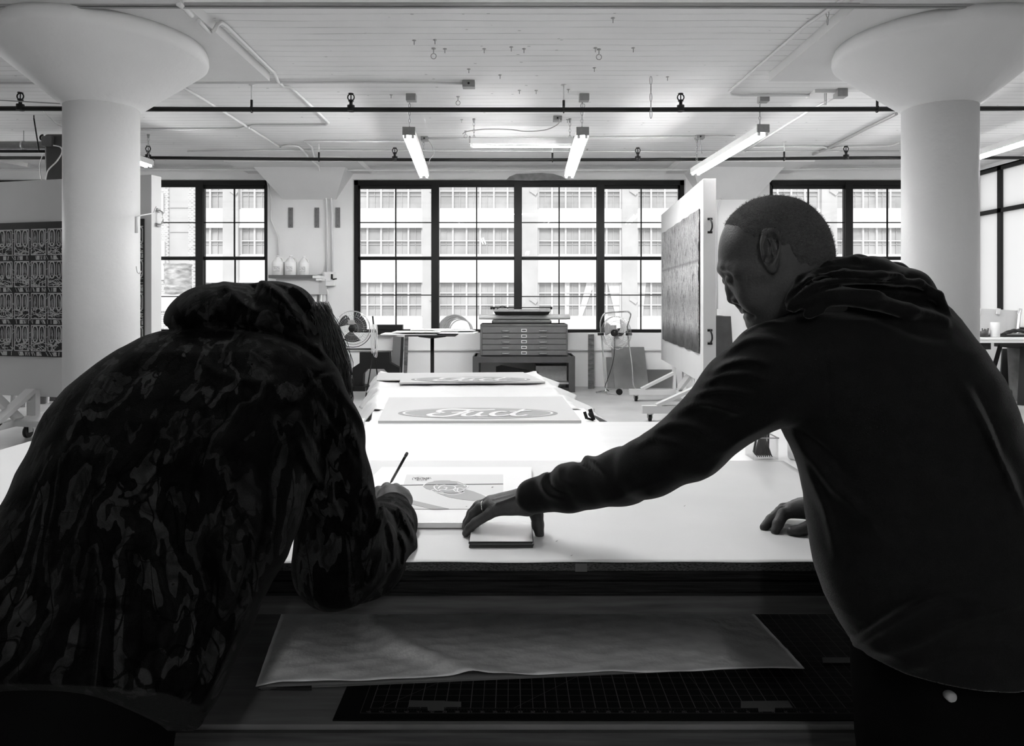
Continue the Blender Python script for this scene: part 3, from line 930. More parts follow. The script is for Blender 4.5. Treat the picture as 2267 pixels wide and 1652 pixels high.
MB().add([(x0 + .04, D + .05, z3), (x1 - .04, D + .05, z3), (x1 - .04, D + .45, z3), (x0 + .04, D + .45, z3), (x0, D, z3 + .07), (x1, D, z3 + .07), (x1, D + .5, z3 + .07), (x0, D + .5, z3 + .07)],
         [(3, 2, 1, 0), (4, 5, 6, 7), (0, 1, 5, 4), (1, 2, 6, 5), (2, 3, 7, 6), (3, 0, 4, 7)]).build('tray_body', M_BLACK, t)
MB().bb((x0, D - .005, z3 + .05), (x1, D + .5, z3 + .085)).build('rim', M_BOX, t)
MB().cyl((x0 - .03, D + .1, z3 + .115), (x1 + .03, D + .1, z3 + .115), .008, 8).build('rod', M_BLACK, t)
for x in (x0 - .03, x0 + .01, x1 + .01):
    MB().cyl((x, D + .07, z3 + .085), (x, D + .07, z3 + .13), .018, 8).build('knob', M_BLACK, t)
MB().tube(smooth_path([(x0 + .06, D + .05, z3 + .09), (x0 + .15, D + .05, z3 + .14), (x0 + .25, D + .05, z3 + .1)], 5), .008, 6).build('wire', M_BLACK, t)

# ribbed dome outside on the sill
q = P(1006, 730, 12.95)
m = MB()
for k in range(5):
    R = .30 - .022 * k
    m.tube([(q.x + R * math.cos(a) + .03 * k, q.y + .02 * k, ZW0 + .0 + R * math.sin(a)) for a in [math.pi * i / 20 for i in range(21)]], .012, 6)
m.grid(lambda u, v: (q.x + .29 * math.cos(math.pi * u) * (1 - .3 * v) + .1 * v, q.y + .1 * v, ZW0 + .0 + .29 * math.sin(math.pi * u) * (1 - .1 * v)), 20, 4)
tag(m.build('ribbed_dome', mat('pale_plastic', .75, .4)), 'pale ribbed dome standing just outside the middle window', 'dome')
tag(MB().bb((q.x - .4, 12.78, ZW0 - .12), (q.x + .5, 13.2, ZW0)).build('outer_ledge', M_FAC), 'white ledge outside under the ribbed dome', 'ledge')

# paper table
D = 10.4
ct = thing('pedestal_table', P(957, 760, D) * 1, 'black pedestal table heaped with white sheets left of the flat file', 'table')
ct.location.z = 0; BASE[ct.name] = Vector(ct.location)
x = ct.location.x
zt = P(0, 743, D).z
MB().cyl((x, D, .03), (x, D, zt - .04), .027, 16).build('pedestal', M_BLACK, ct)
MB().lathe((x, D, 0), [(.3, 0), (.3, .015), (.06, .04)], 24).build('base', M_BLACK, ct)
MB().lathe((x, D, zt - .04), [(.05, 0), (.2, .02), (.22, .04)], 24).build('flange', M_BLACK, ct)
MB().bb((x - .36, D - .3, zt), (x + .36, D + .3, zt + .02)).build('tabletop', M_BLACK, ct, bevel=.005)
shs = [(-.32, .0, .8, .55, .05, 'thick white sheet hanging off the left of the paper heap', .014), (.22, .05, .85, .5, -.08, 'white sheet reaching right toward the flat file', .01), (-.1, .12, .95, .5, .02, 'wide white sheet in the middle of the paper heap', .008), (-.15, -.08, .55, .4, .04, 'short sheet at the front of the paper heap', .008), (.3, .16, .6, .4, .2, 'small turned sheet at the right of the paper heap', .008), (-.02, .2, .6, .36, -.03, 'topmost white sheet of the paper heap', .012)]
zz = zt + .02
for (dx, dy, w, d_, r, lb, th) in shs:
    tag(MB().box((x + dx, D + dy, zz + th / 2), (w, d_, th), Matrix.Rotation(r, 3, 'Z')).build('paper_sheet', M_WHITEPLASTIC), lb, 'paper', 'sheets on the pedestal table')
    zz += th + .0015

# black trestle against the wall, bar on the sill, leaning boards
D = 11.9
t = thing('trestle', (P(828, 0, D).x, D, 0), 'low black trestle by the wall behind the left fan', 'trestle')
MB().prism([P(796, 780, D), P(862, 780, D), P(863, 804, D), P(884, 815, D), P(884, 864, D), P(862, 864, D), P(860, 828, D), P(850, 817, D), P(814, 817, D), P(804, 828, D), P(802, 864, D), P(779, 864, D), P(780, 815, D), P(796, 804, D)], (0, .18, 0)).build('frame', M_BLACK, t)
MB().bb((P(779, 0, D).x, D - .15, 0), (P(812, 0, D).x, D + .3, .07)).build('foot', M_BLACK, t)
MB().bb((P(856, 0, D).x, D - .15, 0), (P(886, 0, D).x, D + .3, .07)).build('foot', M_BLACK, t)
q0, q1 = P(834, 741, 12.3), P(885, 719, 12.3)
tag(MB().bb((q0.x, 12.28, q0.z), (q1.x - .05, 12.38, q1.z - .08)).bb((q0.x, 12.27, q1.z - .085), (q1.x + .05, 12.39, q1.z)).build('black_bar', M_BLACK, bevel=.004), 'black metal bar on the sill behind the left fan', 'bar')
def leaning(x0, x1, y0, y1, D0, th, m, name, label, cat, lean=.12, skew=0):
    a, b = P(x0, y0, D0), P(x1, y1, D0)
    o = MB().prism([(a.x, D0, 0), (b.x, D0, 0), (b.x + skew, D0 + lean, a.z), (a.x + skew, D0 + lean, a.z)], (0, th, 0)).build(name, m)
    return tag(o, label, cat)
M_KRAFTB = mat('grey_card', .2, .7, noise=.15, nscale=4)
M_STRIP = mat('stained_timber', .09, .7, noise=.6, nscale=9, stretch=(1, 1, 3))
leaning(864, 882, 748, 860, 12.0, .03, mat('mid_grey_board', .11, .6), 'leaning_board', 'grey board leaning below the sill, left of the timber strip', 'board', .3)
leaning(880, 889, 748, 860, 12.1, .03, M_BLACK, 'leaning_board', 'narrow dark board leaning below the sill beside the trestle', 'board', .22)
leaning(892, 900, 747, 860, 12.15, .02, M_STRIP, 'timber_strip', 'stained timber strip standing under the paper table', 'timber', .2)
leaning(1302, 1315, 742, 860, 12.1, .025, M_STRIP, 'timber_strip', 'rough dark timber strip leaning left of the chrome fan', 'timber', .25, .03)
leaning(1362, 1437, 771, 863, 12.05, .01, M_KRAFTB, 'grey_sheet', 'large grey sheet leaning on the wall behind the chrome fan', 'panel', .3, -.03)
leaning(1345, 1364, 793, 863, 12.15, .01, M_KRAFTB, 'grey_sheet', 'narrow grey sheet peeking out left of the larger one', 'panel', .2)
leaning(1430, 1500, 820, 863, 12.2, .01, mat('darker_card', .1, .7), 'grey_sheet', 'low dark grey sheet behind the easel wall foot', 'panel', .12)
leaning(1586, 1628, 701, 860, 12.1, .03, mat('blackboard', .02, .5, noise=.4, nscale=6), 'leaning_board', 'tall dark board standing right of the easel wall end', 'board', .25)

# shelving by the left pier with jugs and a bucket
D = 11.75
x0, x1 = P(594, 0, D).x, P(692, 0, D).x
zs = P(0, 609, D).z
t = thing('storage_shelf', ((x0 + x1) / 2, 12.4, 0), 'grey shelf unit against the left pier holding plastic jugs', 'shelf')
MB().bb((x0, D, zs - .05), (x1, 12.38, zs)).build('top_board', mat('shelf_front', .1, .5), t)
MB().bb((x1 - .01, D, zs - .05), (x1 + .13, D + .3, zs - .012)).bb((x1 + .05, D + .02, zs - .09), (x1 + .14, D + .25, zs - .055)).build('end_bracket', M_WHITEPLASTIC, t)
MB().bb((x0 + .1, D + .08, zs - .32), (x1 + .08, 12.38, zs - .05)).build('box_body', mat('pale_grey_panel', .5, .6), t)
MB().bb((x0 + .1, D + .1, 0.0), (x0 + .16, 12.36, zs - .3)).bb((x1 - .0, 12.2, 0.0), (x1 + .06, 12.36, zs - .3)).build('leg', M_WHITEPAINT, t)
zl = P(0, 703, D).z
MB().bb((x0 + .1, D + .05, zl - .03), (x1 + .06, 12.36, zl)).build('lower_board', M_WHITEPAINT, t)
M_JUG = mat('milky_plastic', .78, .35)
def jug(px, w, h, label, y=0.25):
    x = P(px, 0, D + y).x
    t = thing('plastic_jug', (x, D + y, zs), label, 'jug')
    R = w / 2
    MB().lathe((x, D + y, zs), [(R * .9, 0), (R, .01), (R, h * .60), (R * .93, h * .68), (R * .5, h * .86), (R * .22, h * .92), (R * .22, h * .95)], 24).build('body', M_JUG, t)
    MB().lathe((x, D + y, zs + h * .94), [(R * .27, 0), (R * .27, h * .06)], 16).build('cap', M_WHITEPLASTIC, t)
    MB().tube(smooth_path([(x + R * .25, D + y - .02, zs + h * .88), (x + R * .75, D + y - .03, zs + h * .84), (x + R * .9, D + y - .03, zs + h * .66)], 5), .011, 8).build('handle', M_JUG, t)
    MB().bb((x - R * .5, D + y - R - .003, zs + h * .2), (x + R * .5, D + y - R * .8, zs + h * .45)).build('label_sheet', mat('jug_label', .55, .5, noise=.3, nscale=40), t)
jug(616, .21, .34, 'milky plastic jug on the shelf, leftmost of three')
jug(644, .21, .34, 'milky plastic jug with printed label, middle of three')
jug(673, .18, .325, 'milky plastic jug standing apart at the right of the shelf')
x = P(683, 0, D + .2).x
t = thing('bucket', (x, D + .25, zl), 'white lidded bucket on the lower shelf behind the dark hood', 'bucket')
hb = P(0, 640, D).z - zl
MB().lathe((x - .02, D + .25, zl), [(.125, 0), (.15, hb - .03)], 28).build('pail', M_WHITEPLASTIC, t)
MB().lathe((x - .02, D + .25, zl + hb - .03), [(.158, 0), (.162, .02), (.15, .03)], 28).build('lid', M_WHITEPLASTIC, t)
tag(MB().cyl(P(712, 618, 12.1), (P(703, 0, 11.9).x, 11.85, 0.0), .022, 10).build('white_pole', M_WHITEPLASTIC), 'white pole leaning below the electrical switch box', 'pole')
# switch box and plates
t = thing('switch_box', P(728, 617, 12.4), 'pale electrical switch box with black lever on the left pier', 'switch box')
a, b = P(714, 633, 12.28), P(741, 602, 12.28)
MB().bb((a.x, 12.28, a.z), (b.x, 12.4, b.z)).build('box', M_WHITEPAINT, t, bevel=.006)
MB().bb((a.x + .03, 12.265, a.z + .08), (b.x - .07, 12.28, b.z - .02)).build('cover', M_WHITEPLASTIC, t, bevel=.004)
MB().bb((b.x - .055, 12.25, b.z - .13), (b.x - .03, 12.28, b.z - .04)).cyl((b.x - .03, 12.26, b.z - .13), (b.x + .04, 12.26, b.z - .12), .012, 8).build('lever', M_BLACK, t)
tag(MB().tube(smooth_path([P(718, 633, 12.36), P(719, 640, 12.36), P(724, 643, 12.36), P(726, 660, 12.36), P(726, 760, 12.36)], 5), .014, 8).build('conduit', M_WCONDUIT), 'white conduit dropping from the switch box toward the floor', 'conduit')
for (px, lb) in ((643, 'grey metal strip on the pier, leftmost of three'), (701, 'grey metal strip on the pier, beside the two conduits'), (747.5, 'grey metal strip on the pier nearest the middle window')):
    a, b = P(px - 5, 504, 12.38), P(px + 5, 459.5, 12.38)
    o = MB().bb((a.x, 12.38, a.z), (b.x, 12.4, b.z)).build('wall_strip', mat('zinc_strip', .16, .5, noise=.15, nscale=15), bevel=.002)
    tag(o, lb, 'metal strip', 'metal strips on the left pier')
    for zz in (a.z + .04, b.z - .04):
        MB().cyl(((a.x + b.x) / 2, 12.375, zz), ((a.x + b.x) / 2, 12.39, zz), .006, 8).build('screw', M_BLACK, o)
t = tag(MB().bb(P(1587, 699, 12.33), P(1598, 684, 12.4)).build('wall_outlet', M_WHITEPAINT, bevel=.004), 'small pale outlet box on the right pier above the dark board', 'outlet')

# ---------------------------------------------------------------- rolling easel walls
M_EASEL = mat('easel_white', .62, .55, noise=.05, nscale=1.5)
def easel_wall(A, B, th, z0, z1, label, frontsign):
    """A near end, B far end (x, y) of the face seen; frontsign gives the side on which the thickness lies"""
    A, B = Vector((A[0], A[1], 0)), Vector((B[0], B[1], 0))
    d = (B - A); L = d.length; d.normalize()
    n = Vector((d.y, -d.x, 0)) * frontsign
    mid = (A + B) / 2 + n * th / 2
    t = thing('easel_wall', (mid.x, mid.y, 0), label, 'easel wall')
    MB().prism([A + Vector((0, 0, z0)), B + Vector((0, 0, z0)), B + n * th + Vector((0, 0, z0)), A + n * th + Vector((0, 0, z0))], (0, 0, z1 - z0)).build('panel', M_EASEL, t, bevel=.003)
    return t, A, B, d, n
t, A, B, d, n = easel_wall((2.27, 8.43), (2.52, 11.99), .15, .51, 2.95, 'white rolling display wall seen from its end with streaked artwork', 1)
for (zc, D) in ((P(0, 500, 8.43).z, 8.43), (P(0, 746, 8.43).z, 8.43)):
    p = A + n * .075; y = 8.415
    m = MB().bb((p.x - .028, y - .01, zc + .065), (p.x + .028, y, zc + .092)).bb((p.x - .028, y - .01, zc - .092), (p.x + .028, y, zc - .065))
    m.tube(smooth_path([(p.x, y - .01, zc + .08), (p.x + .012, y - .04, zc + .03), (p.x + .014, y - .04, zc - .03), (p.x, y - .01, zc - .08)], 5), .01, 8)
    m.build('handle', M_BLACK, t)
def caster(t, x, y, r, m_=M_BLACK):
    o = MB().cyl((x - .018, y, r), (x + .018, y, r), r, 20).build('caster', m_, t)
    MB().bb((x - .035, y - .05, r * 2 + .012), (x + .035, y + .05, r * 2 + .02)).bb((x - .028, y - .03, r * .9), (x - .022, y + .04, r * 2 + .015)).bb((x + .022, y - .03, r * .9), (x + .028, y + .04, r * 2 + .015)).build('fork', M_GALV, o)
def foot(t, c, D, x0, x1, zt, zb, post_x, zpanel):
    """crosswise foot at depth D: rail with post, two braces and casters"""
    m = MB().bb((x0, D - .045, zb), (x1, D + .045, zt))
    m.build('foot_rail', M_EASEL, t)
    MB().bb((post_x - .02, D - .05, zt), (post_x + .02, D + .05, zpanel)).bb((post_x + .13, D - .05, zt), (post_x + .17, D + .05, zpanel)).build('post', M_EASEL, t)
    MB().beam((x0 + .18, D, zt + .0), (post_x - .01, D, zpanel - .1), .04, .1, up=(0, 1, 0)).build('brace', M_EASEL, t)
    MB().beam((x1 - .18, D, zt + .0), (post_x + .16, D, zpanel - .1), .04, .1, up=(0, 1, 0)).build('brace', M_EASEL, t)
    caster(t, x0 + .1, D, .04); caster(t, x1 - .1, D, .04)
foot(t, A, 8.85, P(1421, 0, 8.85).x, P(1421, 0, 8.85).x + 1.45, .195, .1, 2.31, .52)
foot(t, A, 10.6, P(1393, 0, 10.6).x, P(1393, 0, 10.6).x + 1.4, .18, .1, 2.42, .52)
MB().beam((2.36, 8.9, .15), (2.48, 10.55, .15), .09, .05).beam((2.36, 8.9, .19), (2.46, 9.7, .52), .05, .09).beam((2.47, 10.5, .19), (2.42, 9.6, .52), .05, .09).beam((2.36, 9.0, .19), (2.38, 9.25, .52), .05, .09).build('long_rail', M_EASEL, t)

def streak_mat():
    m = mat('streaked_silver_print', .5, .45, spec=.5)
    nt = m.node_tree; b = nt.nodes['Principled BSDF']
    tc = nt.nodes.new('ShaderNodeTexCoord'); mp = nt.nodes.new('ShaderNodeMapping'); mp.inputs['Scale'].default_value = (1, 11, 2.2)
    nt.links.new(tc.outputs['Object'], mp.inputs[0])
    n = nt.nodes.new('ShaderNodeTexNoise'); n.inputs['Scale'].default_value = 2.6; n.inputs['Detail'].default_value = 3; n.inputs['Distortion'].default_value = 1.2
    nt.links.new(mp.outputs[0], n.inputs['Vector'])
    cr = nt.nodes.new('ShaderNodeValToRGB')
    e = cr.color_ramp.elements
    e[0].position = .40; e[0].color = (.01, .01, .01, 1); e[1].position = .45; e[1].color = (.5, .5, .5, 1)
    for p_, c_ in ((.50, .08), (.53, .7), (.575, .15), (.62, .6), (.67, .1)):
        x_ = e.new(p_); x_.color = (c_, c_, c_, 1)
    nt.links.new(n.outputs['Fac'], cr.inputs[0]); nt.links.new(cr.outputs[0], b.inputs['Base Color'])
    # broad bands across the sheet
    sep = nt.nodes.new('ShaderNodeSeparateXYZ'); nt.links.new(tc.outputs['Object'], sep.inputs[0])
    c2 = nt.nodes.new('ShaderNodeValToRGB'); e = c2.color_ramp.elements
    e[0].position = 0; e[0].color = (.28, .28, .28, 1); e[1].position = 1; e[1].color = (.75, .75, .75, 1)
    for p_, c_ in ((.12, .3), (.2, .9), (.36, .55), (.5, 1), (.62, 1), (.645, .35), (.66, .8), (.8, .75)):
        x_ = e.new(p_); x_.color = (c_, c_, c_, 1)
    r = nt.nodes.new('ShaderNodeMapRange'); r.inputs['From Min'].default_value = .86; r.inputs['From Max'].default_value = 2.62
    nt.links.new(sep.outputs['Z'], r.inputs['Value']); nt.links.new(r.outputs[0], c2.inputs[0])
    mx = nt.nodes.new('ShaderNodeMixRGB'); mx.blend_type = 'MULTIPLY'; mx.inputs[0].default_value = 1
    nt.links.new(cr.outputs[0], mx.inputs[1]); nt.links.new(c2.outputs[0], mx.inputs[2]); nt.links.new(mx.outputs[0], b.inputs['Base Color'])
    return m
pa, pb = A + d * .18 - n * .012, A + d * 3.34 - n * .012
mb = MB()
def wavy(u, v):
    q = pa.lerp(pb, u)
    e = .003 * math.sin(u * 40) * (1 if v in (0, 1) else .3)
    return (q.x - .008 * math.sin(u * 31 + v * 3), q.y, .86 + (2.617 - .86) * v + e)
mb.grid(wavy, 60, 8)
tag(mb.build('streaked_print', streak_mat(), solid=.008), 'large print of vertical silver streaks hung on the right rolling wall', 'artwork')

t, A, B, d, n = easel_wall((-3.885, 7.65), (-7.35, 8.49), .15, .42, 2.86, 'white rolling display wall behind the left column with scribbled artwork', 1)
if n.y < 0:
    pass
zc = P(0, 481, 7.7).z
p = A + n * .09 + Vector((.012, 0, 0))
m = MB().bb((p.x - .01, p.y - .035, zc + .06), (p.x + .004, p.y + .035, zc + .1)).bb((p.x - .01, p.y - .035, zc - .1), (p.x + .004, p.y + .035, zc - .06))
m.tube(smooth_path([(p.x, p.y, zc + .08), (p.x + .045, p.y, zc + .05), (p.x + .045, p.y, zc - .05), (p.x, p.y, zc - .08)], 5), .008, 8)
m.build('handle', M_CHROME, t)
MB().beam((-7.4, 8.05, .19), (-4.0, 7.3, .19), .06, .055).build('long_rail', M_EASEL, t)
for x_ in (-5.35, -6.9, -4.2):
    y_ = 8.0 + (x_ + 5.86) * -.24
    MB().beam((x_, y_ - .62, .19), (x_, y_ + .8, .19), .1, .07).build('foot_rail', M_EASEL, t)
    MB().beam((x_ - .0, y_ - .55, .22), (x_ - .0, y_ + .02, .5), .05, .1, up=(1, 0, 0)).build('brace', M_EASEL, t)
    MB().bb((x_ - .05, y_ + .02, .2), (x_ + .05, y_ + .1, .5)).build('post', M_EASEL, t)
MB().beam(P(-20, 868, 7.6), P(42, 928, 7.6), .04, .13, up=(0, 1, 0)).build('brace', M_EASEL, t)
q = PZ(62, 956, .065)
caster(t, q.x, q.y, .066); caster(t, q.x - 1.6, q.y + .35, .066)
# scribbled artwork: grey lines in a grid of cells on a black ground, no picture but ovals, bars and loops
def art_plane(u, z, off=.03):
    q = A.lerp(B, u) - n * off
    return Vector((q.x, q.y, z))
ART = thing('scribbled_artwork', tuple(art_plane(.3, .87)), 'black artwork covered in a grid of grey oval scribbles', 'artwork')
U = lambda s: s / (B - A).length
Za, Zb = .87, 2.385
s0, s1 = .085, 2.9
m = MB()
m.prism([art_plane(U(s0), Za, .022), art_plane(U(s1), Za, .022), art_plane(U(s1), Zb, .022), art_plane(U(s0), Zb, .022)], tuple(-n * -.02))
m.build('black_ground', mat('black_ink', .012, .5), ART)
M_INK = mat('grey_ink', .5, .6)
rng = random.Random(11)
lines = MB()
def rib(pts, w):
    """flat painted stroke on the artwork, points are (s, z)"""
    L_, R_ = [], []
    for i, (s, z) in enumerate(pts):
        a_ = pts[max(i - 1, 0)]; b_ = pts[min(i + 1, len(pts) - 1)]
        dx, dz = b_[0] - a_[0], b_[1] - a_[1]
        l = math.hypot(dx, dz) or 1
        L_.append((s - dz / l * w / 2, z + dx / l * w / 2)); R_.append((s + dz / l * w / 2, z - dx / l * w / 2))
    cl = lambda q: (min(max(q[0], s0), s1), min(max(q[1], Za), Zb))
    vs = [art_plane(U(cl(q)[0]), cl(q)[1], .0235 + .0002 * (len(lines.f) % 9)) for pr in zip(L_, R_) for q in pr]
    lines.add(vs, [(2 * i, 2 * i + 1, 2 * i + 3, 2 * i + 2) for i in range(len(pts) - 1)])
cw, chh = .232, .36
ncol = int((s1 - s0) / cw) + 1
for r in range(4):
    for c_ in range(ncol):
        X0 = s0 + c_ * cw - .11; Z0 = Za + .055 + r * chh + .012
        w_, h_ = cw - .03, chh - .075
        rib([(X0, Z0), (X0 + .003, Z0 + h_)], .011); rib([(X0 + w_, Z0), (X0 + w_ - .003, Z0 + h_)], .011)
        rib([(X0, Z0 + h_), (X0 + w_, Z0 + h_)], .012); rib([(X0, Z0), (X0 + w_, Z0)], .01)
        for k in (0, 1):
            ox, oz = X0 + w_ * (.27 + .46 * k), Z0 + h_ * .66
            rx, rz = .038, .092
            rib([(ox + rx * math.sin(a_) + .004 * math.sin(3 * a_), oz + rz * math.cos(a_)) for a_ in [2 * math.pi * i / 22 for i in range(23)]], .015 if rng.random() < .7 else .008)
            rib([(ox + .016 * math.sin(a_), oz - rz * .78 + .018 * math.cos(a_)) for a_ in [2 * math.pi * i / 12 for i in range(13)]], .006)
            rib([(ox - .002, oz - rz * .6), (ox + .003, oz + rz * .7)], .004)
            for q_ in range(9):
                o_ = rng.uniform(-.03, .03)
                rib([(ox + o_, oz + rng.uniform(-.07, -.02)), (ox + o_ * .6, oz + rng.uniform(.0, .07))], .0022)
        for q_ in range(24):
            px_, pz_ = X0 + rng.uniform(0, w_), Z0 + rng.uniform(.0, h_ * .38)
            a_ = rng.uniform(0, 6.3)
            pts = []
            for i in range(7):
                pts.append((min(max(px_, X0), X0 + w_), min(max(pz_, Z0), Z0 + h_ * .45)))
                a_ += rng.uniform(-.7, .7)
                px_ += math.cos(a_) * .022; pz_ += math.sin(a_) * .013
            rib(pts, rng.uniform(.004, .009))
        # strip between the rows
        zs_ = Z0 - .034
        rib([(X0 + w_ * .42, zs_), (X0 + w_ * .64, zs_)], .046)
        for q_ in range(8):
            xx = X0 + rng.uniform(-.01, cw)
            rib([(xx, zs_ - .022), (xx + rng.uniform(-.01, .04), zs_ + .022)], rng.uniform(.004, .009))
        for q_ in range(4):
            xx = X0 + w_ + .014; zz_ = Z0 + rng.uniform(0, h_)
            rib([(xx - .014, zz_), (xx + .014, zz_ + rng.uniform(-.03, .03))], .005)
lines.build('grey_scribble', M_INK, ART)
# boards stored behind it
for (x0, x1, v, D, lb) in ((22, 28, .25, 9.9, 'narrow timber behind the left display wall, at the image edge'), (42, 54, .32, 10.0, 'grey canvas edge standing behind the left display wall'), (55, 65, .72, 10.0, 'white canvas edge with two screw holes behind the left display wall'), (66, 97, .06, 10.3, 'wide dark canvas standing behind the left display wall'), (97.5, 105, .72, 10.4, 'white narrow canvas between the two dark ones'), (105.5, 117.5, .04, 10.6, 'dark canvas right of the white narrow one'), (119, 122, .03, 10.8, 'thin dark board, left of the three nearest the column'), (124, 127, .03, 10.85, 'thin dark board, middle of the three nearest the column'), (129, 131.5, .03, 10.9, 'thin dark board, right of the three nearest the column')):
    a, b = P(x0, 0, D), P(x1, 0, D)
    tag(MB().prism([(a.x, D, 0), (b.x, D, 0), (b.x, D + .15, 1.6), (a.x, D + .15, 1.6)], (0, .04, 0)).build('stored_canvas', mat('canvas_%d' % int(v * 100), v, .6)), lb, 'canvas')

# ---------------------------------------------------------------- right side table
D = 10.2
zt = .93
t = thing('side_table', (6.9, D + .3, 0), 'white side table on black trestles by the right windows', 'table')
MB().bb((6.05, D - .1, zt - .03), (7.93, D + .8, zt)).build('tabletop', M_WHITEPAINT, t)
for x in (6.55, 7.45):
    m = MB()
    m.bb((x - .05, D + .0, zt - .13), (x + .33, D + .7, zt - .03))
    m.beam((x - .02, D + .1, zt - .1), (x - .15, D - .02, 0.0), .09, .04).beam((x + .28, D + .1, zt - .1), (x + .42, D - .02, 0.0), .09, .04)
    m.beam((x - .02, D + .6, zt - .1), (x - .15, D + .75, 0.0), .09, .04).beam((x + .28, D + .6, zt - .1), (x + .42, D + .75, 0.0), .09, .04)
    m.build('trestle', M_BLACK, t)
q = P(2160, 0, D).x
tag(MB().bb((6.3, D - .05, zt), (7.45, D + .4, zt + .045)).build('white_block', M_WHITEPLASTIC, bevel=.015), 'thick white slab lying at the front of the side table', 'slab')
tag(MB().bb((6.7, D + .1, zt + .047), (7.9, D + .6, zt + .075)).build('board_stack', mat('dark_stack', .12, .6)), 'low dark stack of boards lying on the white slab', 'boards')
zq = zt + .047
x = P(2202, 0, D + .05).x
tag(MB().lathe((x, D + .04, zq), [(.058, 0), (.06, .005), (.06, .205), (.055, .212)], 28).build('white_canister', M_WHITEPLASTIC), 'white cylindrical canister standing on the side table', 'canister')
x = P(2172, 0, D + .1).x
m = MB()
for k in range(14):
    a_ = rng.uniform(0, 6.3)
    m.tube([(x + .04 * math.cos(a_), D + .06 + .04 * math.sin(a_), zq), (x + .07 * math.cos(a_), D + .06 + .05 * math.sin(a_), zq + .08 + .05 * rng.random())], .009, 5)
m.lathe((x, D + .06, zq), [(.06, 0), (.07, .08)], 16)
tag(m.build('brush_cup', M_DARKMETAL), 'dark cup of tools left of the white canister', 'cup')
x = P(2232, 0, D + .2).x
m = MB().grid(lambda u, v: (x - .17 + .4 * u, D - .0 + .12 * v, zt + .08 + .08 * max(0, math.sin(math.pi * u)) ** .6 * math.sin(math.pi * (.15 + .7 * v)) + .004 * math.sin(u * 31 + v * 5)), 24, 8)
tag(m.build('black_bag', M_BLACK, solid=.01), 'crumpled black bag lying right of the white canister', 'bag')
a, b = P(2158, 742, D + .65), P(2262, 685, D + .65)
m = MB().prism([(a.x, D + .62, zt + .0), (b.x - .12, D + .62, zt + .0), (b.x, D + .72, b.z - .02), (a.x, D + .72, b.z + .02)], (0, .015, 0))
bo = tag(m.build('clipped_board', mat('pale_board', .62, .5)), 'pale board with clips leaning behind the side table things', 'board')
MB().beam((b.x - .1, D + .6, zt + .05), (b.x + .01, D + .7, b.z), .03, .045).build('edge_strip', M_GALV, bo)
for px in (2166, 2209, 2257):
    MB().beam(P(px, 696, D + .68), P(px + 2, 683, D + .68), .02, .05).build('clip', M_WHITEPLASTIC, bo)
leaning(2214, 2262, 775, 894, 10.9, .03, mat('dark_canvas', .05, .6), 'leaning_canvas', 'dark canvas leaning under the side table', 'canvas', .3, .25)
leaning(2238, 2300, 772, 900, 10.6, .03, mat('smudged_canvas', .2, .7, noise=.6, nscale=3), 'leaning_canvas', 'smudged grey canvas leaning at the right edge of the picture', 'canvas', .2, .1)
# small dark cast figure-like stand on the floor
q = PZ(2230, 916, 0)
t = thing('black_stand', (q.x, q.y, 0), 'small black cast stand with a round head on the floor', 'stand')
s_ = q.y / F_PX
m = MB()
m.lathe((q.x - 25 * s_, q.y, 62 * s_), [(.02, 0), (13 * s_, 4 * s_), (13.5 * s_, 10 * s_), (9 * s_, 17 * s_), (.01, 19 * s_)], 20)
m.build('head', M_BLACK, t)
m = MB().tube([(q.x - 27 * s_, q.y, 66 * s_), (q.x - 22 * s_, q.y, 50 * s_), (q.x - 8 * s_, q.y, 40 * s_), (q.x + 2 * s_, q.y, 28 * s_)], [.05, .11, .12, .06], 16)
m.build('body', M_BLACK, t)
for dx in (-4, 5):
    MB().tube([(q.x + dx * s_, q.y, 32 * s_), (q.x + dx * s_ + .01, q.y, 4 * s_), (q.x + dx * s_ + .03, q.y - .03, 0.012)], [.035, .024, .03], 10).build('leg', M_BLACK, t)
# ---------------------------------------------------------------- big work table
ZT = 0.9
TX0, TX1, TY0, TY1 = -2.02, 2.08, 1.63, 3.5
t = thing('work_table', (0, 2.5, 0), 'large work table of stacked boards with a lower shelf, between the two people', 'table')
ybase = TY0
bx0 = -1.0
RX = 1.45
MB().bb((bx0, ybase, ZT - .02), (RX, TY1, ZT - .001)).bb((TX0, 1.95, ZT - .02), (bx0, TY1, ZT - .001)).bb((RX, 1.95, ZT - .02), (TX1, TY1, ZT - .001)).build('particle_board_top', M_PARTICLE, t)
zz = ZT - .021
rng = random.Random(5)
thk = [.013, .011, .012, .014, .009]
for i, th in enumerate(thk):
    dy = rng.uniform(0, .006)
    MB().bb((bx0 + rng.uniform(0, .02), ybase + .003 + dy, zz - th), (RX - rng.uniform(0, .02), TY1 - .02, zz - .0015)).build('plywood_layer', M_DARKWOOD, t)
    zz -= th
MB().bb((bx0 + .02, ybase + .012, zz - .045), (RX - .02, ybase + .05, zz)).build('front_rail', M_RAIL, t)
MB().bb((bx0 + .02, TY1 - .06, zz - .045), (RX - .02, TY1 - .02, zz)).build('rear_rail', M_RAIL, t)
ZS = EYE - .973
MB().bb((bx0 + .0, ybase - .0, ZS - .035), (RX - .05, 2.62, ZS)).build('lower_shelf', M_SHELF, t)
MB().bb((bx0 - .0, ybase - .012, ZS - .062), (RX - .05, ybase + .01, ZS - .012)).bb((bx0, ybase - .006, ZS - .16), (RX - .05, ybase + .02, ZS - .066)).build('shelf_apron', M_RAIL, t)
for x in (bx0 + .05, RX - .08):
    for y in (2.52, 3.40):
        MB().bb((x - .045, y - .045, 0), (x + .045, y + .045, zz - .003)).build('leg', M_RAIL, t)
